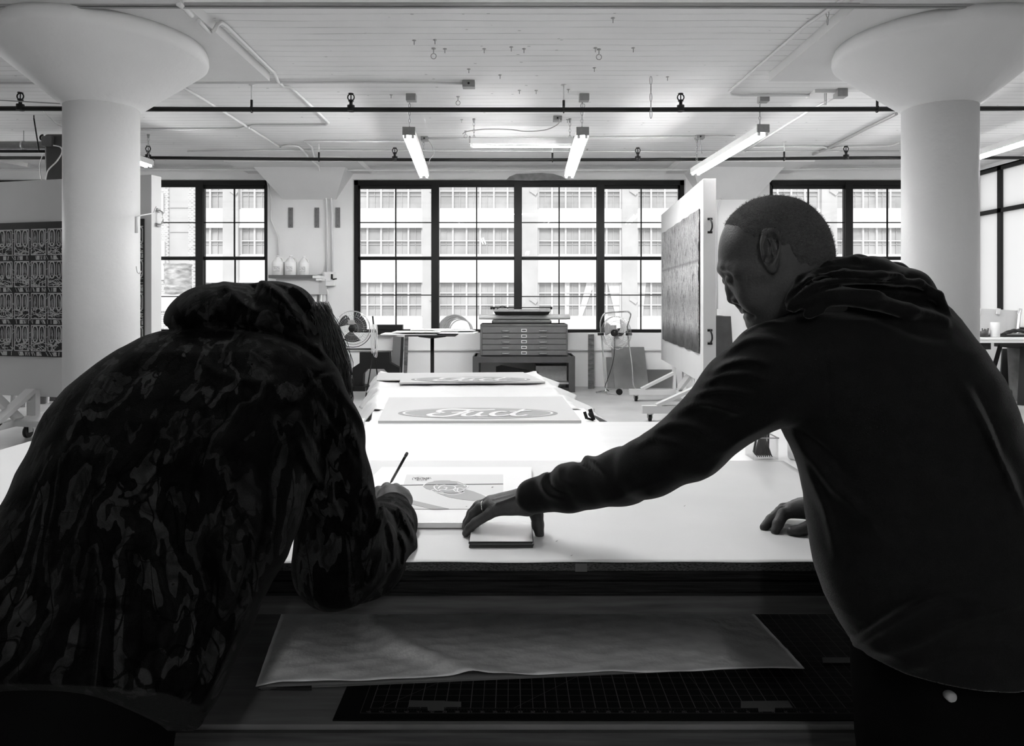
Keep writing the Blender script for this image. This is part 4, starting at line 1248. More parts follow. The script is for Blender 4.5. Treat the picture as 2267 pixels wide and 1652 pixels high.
for x in (TX0 + .08, TX1 - .08):
    for y in (2.05, 3.40):
        MB().bb((x - .04, y - .04, 0), (x + .04, y + .04, ZT - .022)).build('leg', M_RAIL, t)
for x in (bx0 + .05, RX - .08):
    MB().bb((x - .045, ybase + .06, 0), (x + .045, ybase + .15, zz - .003)).build('leg', M_RAIL, t)
a = P(1287, 1256, ybase)
MB().bb((a.x - .014, ybase - .003, ZT - .021), (a.x + .013, ybase + .0, ZT - .002)).build('tape_strip', mat('dull_tape', .05, .4), t)
# surface boards
z1 = ZT + .0015
tag(MB().bb((TX0, 2.6, ZT), (TX1, TY1 + .01, ZT + .0015)).bb((.9, 1.955, ZT), (TX1, 2.6, ZT + .0015)).bb((.9, 1.635, ZT), (RX, 1.955, ZT + .0015)).build('white_board', M_WHITETOP), 'glossy white board covering the far half of the work table', 'board')
tag(MB().bb((TX0 + .01, 2.03, ZT + .0018), (-1.0, 3.25, ZT + .014)).build('white_slab', mat('dull_white_panel', .66, .45)), 'pale panel lying on the left wing of the work table', 'panel')
q0, q1 = P(780, 985, 3.0), P(808, 938, 3.4)
tag(MB().prism([PZ(770, 985, ZT + .002), PZ(789, 985, ZT + .002), PZ(808, 940, ZT + .002), PZ(760, 940, ZT + .002)], (0, 0, .03)).build('foam_board', M_WHITEPLASTIC), 'white foam board at the far left corner beyond the hooded figure', 'board')
zp = ZT + .003
kp = MB()
kr = random.Random(2)
def kraft(u, v):
    x = -1.0 + 2.0 * u
    x = x + (.012 * v)
    y = 1.62 + (2.65 - 1.62) * v
    if v == 0: y += .003 * math.sin(u * 19) + .002 * math.sin(u * 47)
    z = zp + .0006 * math.sin(u * 23 + v * 7) + .0005 * math.sin(u * 9 - v * 21)
    if v < .02: z += .0016 * max(0, math.sin(u * 12 + 1))
    return (x, y, z)
kp.grid(kraft, 80, 50)
tag(kp.build('kraft_sheet', M_PAPER, solid=.0006), 'large pale paper sheet covering the near half of the work table', 'paper sheet')
# tiny scraps on the paper
for (px, py) in ((1516, 1121), (1266, 1231), (1233, 1199), (1543, 1056)):
    q = PZ(px, py, zp + .002)
    tag(MB().add([(q.x - .004, q.y, q.z), (q.x + .003, q.y + .002, q.z + .003), (q.x + .002, q.y + .006, q.z), (q.x - .001, q.y - .004, q.z + .001)], [(0, 1, 2), (0, 3, 1), (0, 2, 3), (1, 3, 2)]).build('paper_scrap', M_BOX), 'tiny dark scrap lying on the pale paper sheet', 'scrap', 'scraps on the paper sheet')

# mounted print being looked at
zm = zp + .003
H = .013
def on(px, py, z): return PZ(px, py, z)
TL, TR, BR = on(846, 1034, zm + H), on(1177, 1034, zm + H), on(1175, 1158, zm + H)
BL = TL + (BR - TR); BL.x -= .02
t = thing('mounted_print', tuple((TL + BR) / 2), 'print of a grey blob with white scribbles on a thick white mount, beside the pencil', 'print')
dn = Vector((0, 0, -H))
MB().prism([BL, BR, TR, TL], dn).build('mount', mat('mount_card', .84, .5), t)
zi = zm + H + .0008
def flat(pts, z, name, m, th=.0006, par=t):
    return MB().prism([on(x, y, z) for x, y in pts], (0, 0, th)).build(name, m, par)
flat([(878, 1127.5), (1114, 1127.5), (1114, 1051), (900, 1051)], zi, 'image_field', mat('print_grey', .7, .6))
Z6 = lambda x, y: (820 + x / 5.667, 960 + y / 5.667)
M_PR_D = mat('print_dark_grey', .38, .6)
M_PR_L = mat('print_line', .035, .6)
M_PR_W = mat('print_white', .8, .6)
blob = [(660, 665), (675, 635), (730, 610), (800, 596), (900, 590), (1000, 590), (1090, 597), (1150, 615), (1200, 640), (1235, 670), (1190, 700), (1300, 730), (1400, 770), (1450, 795), (1440, 820), (1380, 838), (1290, 842), (1150, 830), (980, 800), (880, 765), (780, 715), (700, 695)]
flat([Z6(*p) for p in blob], zi + .0008, 'blob', M_PR_D)
flat([Z6(*p) for p in ((500, 832), (985, 945), (770, 951), (500, 885))], zi + .0008, 'diagonal_band', M_PR_D)
flat([(884, 1074), (1114, 1071.2), (1114, 1072.4), (884, 1075.2)], zi + .0008, 'horizon_line', M_PR_L)
def ribbon(mb, pts, w, z):
    """flat printed stroke through picture points given on the plane z, width in metres"""
    Q = [on(x, y, z) for x, y in pts]
    vs = []
    for i, q in enumerate(Q):
        a_, b_ = Q[max(i - 1, 0)], Q[min(i + 1, len(Q) - 1)]
        dd = (b_ - a_); dd.z = 0
        dd = dd.normalized() if dd.length else Vector((1, 0, 0))
        nn = Vector((-dd.y, dd.x, 0)) * w / 2
        vs += [q + nn, q - nn]
    mb.add(vs, [(2 * i, 2 * i + 1, 2 * i + 3, 2 * i + 2) for i in range(len(Q) - 1)])
m = MB(); zw = zi + .0018
def curve2(pts, k=5):
    return [(p.x, p.y) for p in smooth_path([(x, y, 0) for x, y in pts], k)]
for pts in ([(850, 645), (800, 660), (820, 700), (900, 740), (1000, 765), (1100, 760), (1180, 735)], [(850, 690), (880, 660), (960, 650), (1050, 660), (1060, 690), (980, 710), (900, 700), (860, 715), (880, 740)],
            [(1060, 655), (1120, 640), (1200, 645), (1220, 670), (1180, 690), (1120, 680), (1060, 700)], [(1040, 700), (1080, 730), (1150, 715), (1180, 700)], [(800, 700), (760, 715), (860, 745), (920, 760)],
            [(920, 670), (960, 680), (940, 700)], [(1100, 690), (1090, 720), (1130, 745)], [(1000, 590), (1100, 600), (1180, 630)], [(660, 660), (700, 620), (790, 598)], [(1400, 765), (1450, 780), (1455, 810), (1430, 828)], [(830, 640), (850, 655), (940, 640)], [(1090, 620), (1160, 640), (1190, 660)]):
    ribbon(m, [Z6(*p) for p in curve2(pts)], .0042, zw)
m.build('white_scribble', M_PR_W, t)
m = MB()
sg = random.Random(8)
for k in range(18):
    x = 535 + k * 12.5
    ribbon(m, [Z6(x + sg.uniform(-8, 8), 545 + sg.uniform(0, 14)), Z6(x + sg.uniform(-10, 22), 572 + sg.uniform(-10, 20))], .0018, zi + .0012)
for pts in ([(535, 548), (570, 560), (620, 545), (700, 560), (760, 548)], [(560, 585), (640, 590), (700, 575), (755, 560)]):
    ribbon(m, [Z6(*p) for p in curve2(pts)], .0016, zi + .0014)
for pts in ([(920, 735), (960, 745), (1040, 745), (1100, 740)], [(1110, 735), (1160, 735), (1150, 720)], [(1525, 680), (1532, 668), (1545, 672)], [(1195, 915), (1215, 918)]):
    ribbon(m, [Z6(*p) for p in curve2(pts)], .003, zw + .0006)
m.build('ink_scribble', M_PR_L, t)

# small stack of cards gripped by the hand
M_CARD = mat('card_black_core', .01, .6)
M_CARDTOP = mat('card_face', .6, .35, noise=.03, nscale=6)
x0c, x1c, y0c, y1c = on(1039, 1219, zp).x, on(1182, 1219, zp).x, 1.712, 1.862
zc = zp + .001
cr_ = random.Random(3)
for k in range(5):
    th = .0027
    dx, dy = cr_.uniform(-.003, .002), cr_.uniform(-.001, .003)
    o = MB().bb((x0c + dx, y0c + dy, zc), (x1c + dx, y1c + dy, zc + th)).build('card', M_CARD)
    MB().bb((x0c + dx + .001, y0c + dy + .001, zc + th), (x1c + dx - .001, y1c + dy - .001, zc + th + .0003)).build('face', M_CARDTOP, o)
    if k < 4:
        tag(o, 'dark edged card inside the small stack under the hand', 'card', 'cards in the small stack')
    else:
        tag(o, 'topmost pale faced card of the small stack under the hand', 'card', 'cards in the small stack')
    zc += th + .0004
CARD_TOP = zc

# glass of brushes
q = PZ(1695, 1019, ZT + .003); jx, jy = q.x, q.y + .045
jz = ZT + .004
t = thing('brush_jar', (jx, jy, jz), 'square glass jar full of brush handles, seen under the reaching arm', 'jar')
JG = glass_mat('jar_glass', .97, .25)
m = MB().bb((jx - .047, jy - .045, jz), (jx - .044, jy + .045, jz + .082)).bb((jx + .044, jy - .045, jz), (jx + .047, jy + .045, jz + .082)).bb((jx - .047, jy - .047, jz), (jx + .047, jy - .044, jz + .082)).bb((jx - .047, jy + .044, jz), (jx + .047, jy + .047, jz + .082)).bb((jx - .046, jy - .046, jz), (jx + .046, jy + .046, jz + .004))
m.build('glass', JG, t)
MB().bb((jx - .049, jy - .049, jz + .080), (jx + .049, jy - .045, jz + .084)).bb((jx - .049, jy + .045, jz + .080), (jx + .049, jy + .049, jz + .084)).bb((jx - .049, jy - .049, jz + .080), (jx - .045, jy + .049, jz + .084)).bb((jx + .045, jy - .049, jz + .080), (jx + .049, jy + .049, jz + .084)).build('rim', M_GALV, t)
M_BRUSH = mat('brush_handle', .07, .5, noise=.4, nscale=30)
br = random.Random(6)
for k in range(16):
    u = (k % 8) / 7; row = k // 8
    bx = jx - .030 + .055 * u + row * .003
    by = jy - .022 + row * .03
    tx = bx + .032 - .05 * u * (1 if row == 0 else .4) + br.uniform(-.006, .006)
    hgt = .15 + br.uniform(-.01, .03)
    bt = MB().tube([(bx + .008, by, jz + .006), (bx, by, jz + .02), (tx - .01, by + .005, jz + hgt * .6), (tx, by + .01, jz + hgt)], [.0015, .0042, .0045, .003], 8).build('brush', M_BRUSH)
    tag(bt, 'dark slim brush handle standing in the square glass jar', 'brush', 'brushes in the glass jar')
q = PZ(1772, 1020, ZT + .003)
t = thing('plastic_cup', (q.x, q.y + .03, jz), 'translucent cup right of the brush jar beside the sweatshirt', 'cup')
MB().lathe((q.x, q.y + .03, jz), [(.030, 0), (.034, .005), (.036, .07)], 20).build('body', M_JUG, t)
MB().lathe((q.x, q.y + .03, jz + .07), [(.038, 0), (.038, .004)], 20).build('rim', M_WHITEPLASTIC, t)

# ---------------------------------------------------------------- lower shelf: cutting mat and wrapping paper
zb = ZS + .002
def cutting_mat():
    c = [PZ(735, 1603, zb), PZ(1912, 1593, zb)]
    x0, x1, y0 = PZ(735, 1600, zb).x, 1.04, 1.640
    y1 = 2.5
    t = thing('cutting_mat', ((x0 + x1) / 2, y0, zb), 'black gridded cutting mat lying on the lower shelf', 'cutting mat')
    Rm = Matrix.Rotation(math.radians(-.4), 3, 'Z')
    o = MB().bb((x0, y0, zb), (x1, y1, zb + .003)).build('mat_sheet', mat('cutting_mat_black', .003, .6, spec=.1), t)
    m = MB()
    zl = zb + .0034
    gx0, gy0 = .1093 - 15 * .0297, y0 + .046
    n = 45
    PT = .0297
    for i in range(n + 1):
        x = gx0 + i * PT
        w = .0007 if i % 2 else .0011
        m.add([(x - w, gy0, zl), (x + w, gy0, zl), (x + w, y1 - .04, zl), (x - w, y1 - .04, zl)], [(0, 1, 2, 3)])
    k = 0; y = gy0
    while y < y1 - .04:
        m.add([(gx0, y - .0005, zl), (gx0 + n * PT, y - .0005, zl), (gx0 + n * PT, y + .0005, zl), (gx0, y + .0005, zl)], [(0, 1, 2, 3)])
        y += .0275
    for (ax, bx_) in ((.34, .60), (.82, .69), (.02, .28)):
        a_ = Vector((gx0 + ax, gy0, zl)); b_ = Vector((gx0 + bx_ + .1, gy0 + abs(bx_ - ax) * 1.2, zl))
        dd = (b_ - a_).normalized(); nn = Vector((-dd.y, dd.x, 0)) * .0005
        m.add([a_ - nn, b_ - nn, b_ + nn, a_ + nn], [(0, 1, 2, 3)])
    for (xa, ya, xb, yb) in ((gx0 - .02, gy0 - .02, gx0 + n * PT + .02, gy0 - .02), (gx0 - .02, gy0 - .02, gx0 - .02, y1 - .02)):
        m.add([(xa - .0006, ya - .0006, zl), (xb + .0006, ya - .0006, zl) if ya == yb else (xa + .0006, ya, zl), (xb + .0006, yb + .0006, zl), (xa - .0006, yb + .0006, zl)], [(0, 1, 2, 3)])
    for i in range(n * 4):
        x = gx0 + i * PT / 4
        h = .006 if i % 4 == 0 else .003
        m.add([(x - .0003, gy0 - .009, zl), (x + .0003, gy0 - .009, zl), (x + .0003, gy0 - .009 + h, zl), (x - .0003, gy0 - .009 + h, zl)], [(0, 1, 2, 3)])
    m.build('grid_line', mat('mat_line_grey', .08, .7), t)
    nums = MB()
    seg = {'0': 'abcdef', '1': 'bc', '2': 'abged', '3': 'abgcd', '4': 'fgbc', '5': 'afgcd', '6': 'afgedc', '7': 'abc', '8': 'abcdefg', '9': 'abfgcd'}
    pos = {'a': ((0, 2), (1, 2)), 'b': ((1, 2), (1, 1)), 'c': ((1, 1), (1, 0)), 'd': ((0, 0), (1, 0)), 'e': ((0, 0), (0, 1)), 'f': ((0, 1), (0, 2)), 'g': ((0, 1), (1, 1))}
    for i in range(0, n + 1):
        v = n - i
        s = str(v)
        for j, ch in enumerate(s):
            ox = gx0 + i * PT - .003 * len(s) + j * .0058
            oy = gy0 - .0185
            for g in seg[ch]:
                (ax, ay), (bx_, by) = pos[g]
                a_ = Vector((ox + ax * .0038, oy + ay * .0036, zl)); b_ = Vector((ox + bx_ * .0038, oy + by * .0036, zl))
                dd = (b_ - a_).normalized(); nn = Vector((-dd.y, dd.x, 0)) * .0006
                nums.add([a_ - nn, b_ - nn, b_ + nn, a_ + nn], [(0, 1, 2, 3)])
    nums.build('numeral', mat('mat_numeral', .1, .7), t)
    return t
cutting_mat()
M_TAPE = mat('matte_tape', .07, .45)
for (pl, lb) in (([(904, 1566), (906, 1551), (1021, 1554), (1021, 1566)], 'strip of pale tape on the cutting mat, under the paper edge at centre left'),
                 ([(1640, 1568), (1640, 1553), (1745, 1552), (1755, 1567)], 'strip of pale tape on the cutting mat near its right numbers'),
                 ([(1822, 1468), (1820, 1456), (1905, 1456), (1918, 1468)], 'strip of dark tape on the cutting mat beside the sweatshirt hem')):
    o = MB().prism([PZ(x, y, zb + .0045) for x, y in pl], (0, 0, .0006)).build('tape_piece', M_TAPE)
    tag(o, lb, 'tape', 'tape strips on the cutting mat')
    xs_ = sum(p[0] for p in pl) / 4; y_ = max(p[1] for p in pl)
    if xs_ < 1800:
        MB().prism([PZ(x, y, zb + .0048) for x, y in ((xs_ - 16, y_ + 8), (xs_ - 18, y_ - 14), (xs_ + 22, y_ - 14), (xs_ + 20, y_ + 8))], (0, 0, .0006)).build('tab', M_TAPE, o)
# folded wrapping paper, thick and softly rumpled
def crumple():
    m = MB()
    A_, B_ = PZ(566, 1519, zb + .02), PZ(1780, 1481, zb + .004)
    Cc, D_ = Vector((PZ(1667, 1358, zb + .01).x, 2.24, 0)), Vector((PZ(612, 1366, zb + .01).x, 2.24, 0))
    def fn(u, v):
        a = Vector((A_.x, A_.y, 0)).lerp(Vector((B_.x, B_.y, 0)), u)
        b = D_.lerp(Cc, u)
        p = a.lerp(b, v)
        bump = math.exp(-((u - .23) / .05) ** 2) * math.exp(-((v - .0) / .3) ** 2) * .0
        uc = .18 + .20 * (1 - v) ** 2.2
        ridge = math.exp(-((u - uc) / .028) ** 2) + .55 * math.exp(-((u - uc - .05) / .05) ** 2)
        z = .010 + .016 * ridge + .004 * math.sin(u * 14 + v * 5) * (1 - u) + .0012 * math.sin(u * 61 + v * 37) + .001 * math.sin(u * 43 - v * 59)
        z += .006 * math.exp(-((u - .27) / .06) ** 2) * (1 - v)
        z *= (1 - .75 * u ** 3)
        if u < .04: z *= .5 + u * 12
        return (p.x, p.y + .004 * math.sin(u * 23) * (1 - v), zb + .0045 + max(.001, z) + .009 * (1 - u))
    m.grid(fn, 110, 46)
    return m
t = thing('wrapping_paper', (0, 2, zb), 'folded sheet of rumpled wrapping paper on the lower shelf', 'paper')
M_WRAP = mat('rumpled_wrapping_paper', .75, .6, noise=.12, nscale=14, bump=.25, bscale=30, spec=.25)
crumple().build('top_sheet', M_WRAP, t, solid=.001)
m = MB()
A_, B_ = PZ(566, 1519, zb + .02), PZ(1780, 1481, zb + .004)
for k in range(3):
    m.grid(lambda u, v: (A_.x + .004 * k + (B_.x - A_.x - .01) * u * (1 - .0 * k), A_.y + .006 + .002 * k + (B_.y - A_.y) * u + .10 * v, zb + .0045 + .004 * (2 - k) * (1 - u * .8) + .0005), 30, 4)
m.build('under_fold', mat('under_fold', .12, .7), t, solid=.001)
tag(MB().prism([PZ(572, 1527, zb + .004), PZ(690, 1529, zb + .004), PZ(690, 1522, zb + .004), PZ(572, 1520, zb + .004)], (0, 0, .006)).build('dark_pad', M_CARD), 'thin dark pad under the left end of the wrapping paper', 'pad')

# ---------------------------------------------------------------- second table with the oval prints
ZC = ZT - .02
t = thing('print_table', (-.35, 4.8, 0), 'white covered table beyond the work table, carrying the oval prints', 'table')
FL, FR, BRR, BLL = Vector((-.72, 3.62, ZC)), Vector((.40, 3.62, ZC)), Vector((.20, 6.08, ZC)), Vector((-1.14, 6.08, ZC))
MB().prism([FL, FR, BRR, BLL], (0, 0, -.035)).build('tabletop', M_WHITETOP, t)
for p in (FL + Vector((.08, .08, 0)), FR + Vector((-.08, .08, 0)), BRR + Vector((-.08, -.08, 0)), BLL + Vector((.08, -.08, 0))):
    MB().bb((p.x - .03, p.y - .03, 0), (p.x + .03, p.y + .03, ZC - .036)).build('leg', M_GALV, t)
# draped sheeting
def cloth(u, v):
    y = 3.98 + (6.03 - 3.98) * v
    f = (y - 3.62) / (6.08 - 3.62)
    xl = FL.x + (BLL.x - FL.x) * f; xr = FR.x + (BRR.x - FR.x) * f
    over_l, over_r = .20 * (1 - .75 * v ** 2), .24 * (1 - .6 * v)
    total = over_l + (xr - xl) + over_r
    s = u * total
    wr = .012 * math.sin(v * 21 + u * 3) + .008 * math.sin(v * 47 + 1) + .005 * math.sin(v * 83 + u * 9)
    if s < over_l:
        d_ = over_l - s
        return (xl - .01 - d_ * .55 + wr * (1 + 2 * d_), y, ZC + .004 - d_ * .75 + wr * .7 * min(1, d_ * 6))
    if s > over_l + xr - xl:
        d_ = s - over_l - (xr - xl)
        return (xr + .01 + d_ * .85 + wr * (1 + 2 * d_), y, ZC + .006 - d_ * .5 + wr * 1.2 * min(1, d_ * 6))
    e = min(s - over_l, over_l + xr - xl - s)
    return (xl + s - over_l, y, ZC + .004 + .010 * math.exp(-(e / .06) ** 2) * (1 + math.sin(v * 33)) + .0012 * math.sin(u * 40 + v * 30))
tag(MB().grid(cloth, 90, 90).build('table_cloth', mat('white_sheeting', .78, .45, bump=.06, bscale=9), solid=.002), 'rumpled white sheeting draped over the far table edges', 'cloth')
def oval_print(quad, zq, thick, ec, erx, ery, tilt, label, seed, curl=.0):
    """sheet through four picture corners (BL, BR, TR, TL) with an oval badge and script lettering"""
    Q = [PZ(x, y, zq) for x, y in quad]
    c = sum(Q, Vector()) / 4
    t = thing('oval_print', tuple(c), label, 'print', 'oval badge prints')
    MB().prism(Q, (0, 0, -thick)).build('sheet', mat('print_sheet', .56, .55), t)
    cx, cy = ec
    C0 = PZ(cx, cy, zq); U_ = (PZ(cx + erx, cy, zq) - C0); V_ = PZ(cx, cy - ery, zq) - PZ(cx, cy + ery, zq); V_ = Vector((V_.x / 2, V_.y / 2, 0))
    C0 = (PZ(cx, cy - ery, zq) + PZ(cx, cy + ery, zq)) / 2
    def E(u, v, dz): return C0 + U_ * u + V_ * v + Vector((0, 0, dz))
    def ell(k, dz, name, m):
        MB().prism([E(k * math.cos(a), (k if k == 1 else k - (1 - k) * .9) * math.sin(a), dz) for a in [2 * math.pi * i / 72 for i in range(72)]], (0, 0, .0006)).build(name, m, t)
    ell(1.0, .0006, 'outer_oval', mat('badge_grey', .27, .6))
    ell(.945, .0014, 'white_ring', mat('badge_white', .75, .6))
    ell(.915, .0022, 'inner_oval', mat('badge_mid_grey', .31, .6))
    m = MB()
    def st(pts, w):
        pts = [(p.x, p.y) for p in smooth_path([(a, b, 0) for a, b in pts], 6)]
        Lq = [E(a, b, .0032 + .00001 * len(m.f)) for a, b in pts]
        vs = []
        n = len(Lq)
        for i, q in enumerate(Lq):
            a_, b_ = Lq[max(i - 1, 0)], Lq[min(i + 1, n - 1)]
            dd = (b_ - a_).normalized(); nn = Vector((-dd.y, dd.x, 0))
            ww = 1.45 * w * U_.length * (.55 + .45 * math.sin(math.pi * min(1, max(0, (i + 1) / n))))
            vs += [q + nn * ww / 2, q - nn * ww / 2]
        m.add(vs, [(2 * i, 2 * i + 1, 2 * i + 3, 2 * i + 2) for i in range(n - 1)])
    W_ = .05
    st([(-.42, .02), (-.50, .22), (-.46, .5), (-.34, .66), (-.2, .62), (-.02, .5), (.10, .52), (.22, .62)], .06)       # roof of the F
    st([(-.10, .52), (-.18, .1), (-.28, -.4), (-.40, -.68), (-.53, -.66), (-.60, -.42), (-.55, -.15), (-.47, -.08)], .055)  # its slanting stem and foot
    st([(-.33, .02), (-.22, .08), (-.10, .14), (-.05, .2)], .045)
    st([(-.10, .1), (-.17, -.3), (-.17, -.6), (-.09, -.66), (.0, -.35), (.06, .1)], .045)                                  # u
    st([(.06, .1), (.0, -.35), (.02, -.64), (.12, -.6)], .045)
    st([(.36, .06), (.30, .18), (.22, .02), (.17, -.35), (.22, -.66), (.33, -.55), (.38, -.42)], .05)                      # c
    st([(.60, .62), (.52, .2), (.43, -.3), (.45, -.62), (.53, -.62), (.60, -.45)], .05)                                    # t
    st([(.40, .16), (.52, .2), (.68, .28)], .04)
    m.build('script_lettering', mat('badge_white', .75, .6), t)
    return t
oval_print([(837, 932), (1287, 931), (1245, 878), (861, 880)], ZC + .034, .026, (1058, 915.5), 177, 12, 0, 'sheet with an oval badge reading in white script, nearer of the two', 1)
oval_print([(884, 847), (1207, 845), (1158, 824), (892, 826)], ZC + .03, .012, (1042, 840.5), 132, 6.0, 0, 'sheet with an oval script badge at the far end of the covered table', 2)
tag(MB().prism([PZ(x, y, ZC + .02) for x, y in ((834, 843), (890, 843), (894, 827), (837, 827))], (0, 0, .006)).build('white_sheet', mat('print_sheet', .56, .55)), 'blank white sheet left of the farther oval print', 'paper')
tag(MB().prism([PZ(x, y, ZC + .006) for x, y in ((815, 937), (1330, 937), (1292, 905), (846, 905))], (0, 0, .002)).build('backing_board', M_WHITETOP), 'white backing board sticking out from under the nearer oval print', 'board')
tag(MB().prism([PZ(x, y, ZC - .06) for x, y in ((783, 937), (816, 937), (826, 915))], (0, 0, -.02)).build('floor_gap_sheet', M_BOX), 'dark triangle added for the floor showing left of the nearer oval print', 'board')  # added sheet standing in for a triangle of floor
q = PZ(1308, 930, ZC + .012)
t = thing('spring_clamp', tuple(q), 'black spring clamp biting the right corner of the far table boards', 'clamp')
s_ = q.y / F_PX
MB().beam(q + Vector((-2 * s_, 0, 24 * s_)), q + Vector((6 * s_, 0, 0)), .012, .02).beam(q + Vector((-14 * s_, 0, 18 * s_)), q + Vector((-9 * s_, 0, 3 * s_)), .008, .016).build('jaw', M_BLACK, t)
MB().beam(q + Vector((-9 * s_, 0, 4 * s_)), q + Vector((6 * s_, 0, 0)), .012, .01).build('pad', M_BLACK, t)
MB().cyl(q + Vector((0, -.02, 12 * s_)), q + Vector((0, .02, 12 * s_)), .012, 12).build('spring', M_BLACK, t)
# ---------------------------------------------------------------- implicit surfaces for the people
class Field:
    """distance grid in world coordinates; solids are blended in, mesh() pulls out one closed surface"""
    def __init__(self, lo, hi, h):
        self.h = h
        self.lo = np.array(lo, dtype=np.float32)
        self.n = [int(math.ceil((hi[i] - lo[i]) / h)) + 1 for i in range(3)]
        self.F = np.full(self.n, 1.0, dtype=np.float32)
        self.ax = [self.lo[i] + h * np.arange(self.n[i], dtype=np.float32) for i in range(3)]
    def sub(self, lo, hi, pad):
        sl, ax = [], []
        for i in range(3):
            a = max(0, int((lo[i] - pad - self.lo[i]) / self.h))
            b = min(self.n[i], int((hi[i] + pad - self.lo[i]) / self.h) + 2)
            if b <= a: return None, None
            sl.append(slice(a, b)); ax.append(self.ax[i][a:b])
        return tuple(sl), (ax[0][:, None, None], ax[1][None, :, None], ax[2][None, None, :])
    def _merge(self, sl, d, k, op):
        f = self.F[sl]
        if op == 'add':
            if k > 0:
                hh = np.maximum(k - np.abs(f - d), 0) / k
                self.F[sl] = np.minimum(f, d) - hh * hh * k * .25
            else:
                self.F[sl] = np.minimum(f, d)
        elif op == 'cut':
            d = -d
            hh = np.maximum(k - np.abs(f - d), 0) / max(k, 1e-6)
            self.F[sl] = np.maximum(f, d) + hh * hh * k * .25
    def cone(self, a, b, ra, rb, k=.01, op='add', flat=None):
        a, b = np.array(a), np.array(b)
        r = max(ra, rb)
        sl, ax = self.sub(np.minimum(a, b) - r, np.maximum(a, b) + r, k + .012)
        if sl is None: return self
        ba = b - a
        L = float(ba @ ba) + 1e-9
        px, py, pz = ax[0] - a[0], ax[1] - a[1], ax[2] - a[2]
        t = np.clip((px * ba[0] + py * ba[1] + pz * ba[2]) / L, 0, 1)
        d = np.sqrt((px - t * ba[0]) ** 2 + (py - t * ba[1]) ** 2 + (pz - t * ba[2]) ** 2) - (ra + (rb - ra) * t)
        self._merge(sl, d, k, op)
        return self
    def chain(self, pts, k=.01, op='add'):
        """pts: (px, py, depth, radius in pixels)"""
        Q = [(np.array(P(p[0], p[1], p[2])), p[3] * p[2] / F_PX) for p in pts]
        for i in range(len(Q) - 1):
            self.cone(Q[i][0], Q[i + 1][0], Q[i][1], Q[i + 1][1], k, op)
        return self
    def ell(self, c, r, R=None, k=.01, op='add'):
        c = np.array(c); r = np.array(r); rm = float(r.max())
        sl, ax = self.sub(c - rm, c + rm, k + .012)
        if sl is None: return self
        p = [ax[0] - c[0], ax[1] - c[1], ax[2] - c[2]]
        if R is not None:
            R = np.array(R)
            p = [p[0] * R[0][i] + p[1] * R[1][i] + p[2] * R[2][i] for i in range(3)]
        k0 = np.sqrt((p[0] / r[0]) ** 2 + (p[1] / r[1]) ** 2 + (p[2] / r[2]) ** 2)
        k1 = np.sqrt((p[0] / r[0] ** 2) ** 2 + (p[1] / r[1] ** 2) ** 2 + (p[2] / r[2] ** 2) ** 2) + 1e-6
        self._merge(sl, k0 * (k0 - 1) / k1, k, op)
        return self
    def slices(self, rows, ex=2.3, k=.02, op='add', cap=.02):
        """rows: (py, px left, px right, depth, half depth) - a trunk of horizontal superellipse sections"""
        zz = np.array([EYE - (r[0] - HY) * r[3] / F_PX for r in rows])
        xa = np.array([(r[1] - CX) * r[3] / F_PX for r in rows])
        xb = np.array([(r[2] - CX) * r[3] / F_PX for r in rows])
        yc = np.array([r[3] for r in rows]); ry = np.array([r[4] for r in rows])
        o = np.argsort(zz)
        zz, xa, xb, yc, ry = zz[o], xa[o], xb[o], yc[o], ry[o]
        lo = (xa.min(), (yc - ry).min(), zz[0]); hi = (xb.max(), (yc + ry).max(), zz[-1])
        sl, ax = self.sub(lo, hi, k + .03)
        Z = ax[2][0, 0]
        f = lambda v: np.interp(Z, zz, v)[None, None, :].astype(np.float32)
        cx, rx, cy, rr = (f(xa) + f(xb)) / 2, (f(xb) - f(xa)) / 2, f(yc), f(ry)
        q = (np.abs((ax[0] - cx) / rx) ** ex + np.abs((ax[1] - cy) / rr) ** ex) ** (1 / ex)
        d = (q - 1) * np.minimum(rx, rr)
        dz = np.maximum(zz[0] + cap - ax[2], ax[2] - (zz[-1] - cap))
        d = np.maximum(d, 0 * d + dz) if cap <= 0 else np.sqrt(np.maximum(d + cap, 0) ** 2 + np.maximum(dz + cap * 0, 0) ** 2) - cap + np.minimum(np.maximum(d + cap, dz), 0)
        self._merge(sl, d, k, op)
        return self
    def displace(self, fn, band=.03):
        m = np.abs(self.F) < band
        i, j, k = np.nonzero(m)
        x, y, z = self.ax[0][i], self.ax[1][j], self.ax[2][k]
        self.F[m] += fn(x, y, z).astype(np.float32)
        return self
    def cutplane(self, c, nrm, lo=None, hi=None):
        """removes everything on the side the normal points to"""
        X, Y, Z = self.ax[0][:, None, None], self.ax[1][None, :, None], self.ax[2][None, None, :]
        d = (X - c[0]) * nrm[0] + (Y - c[1]) * nrm[1] + (Z - c[2]) * nrm[2]
        self.F = np.maximum(self.F, d)
        return self
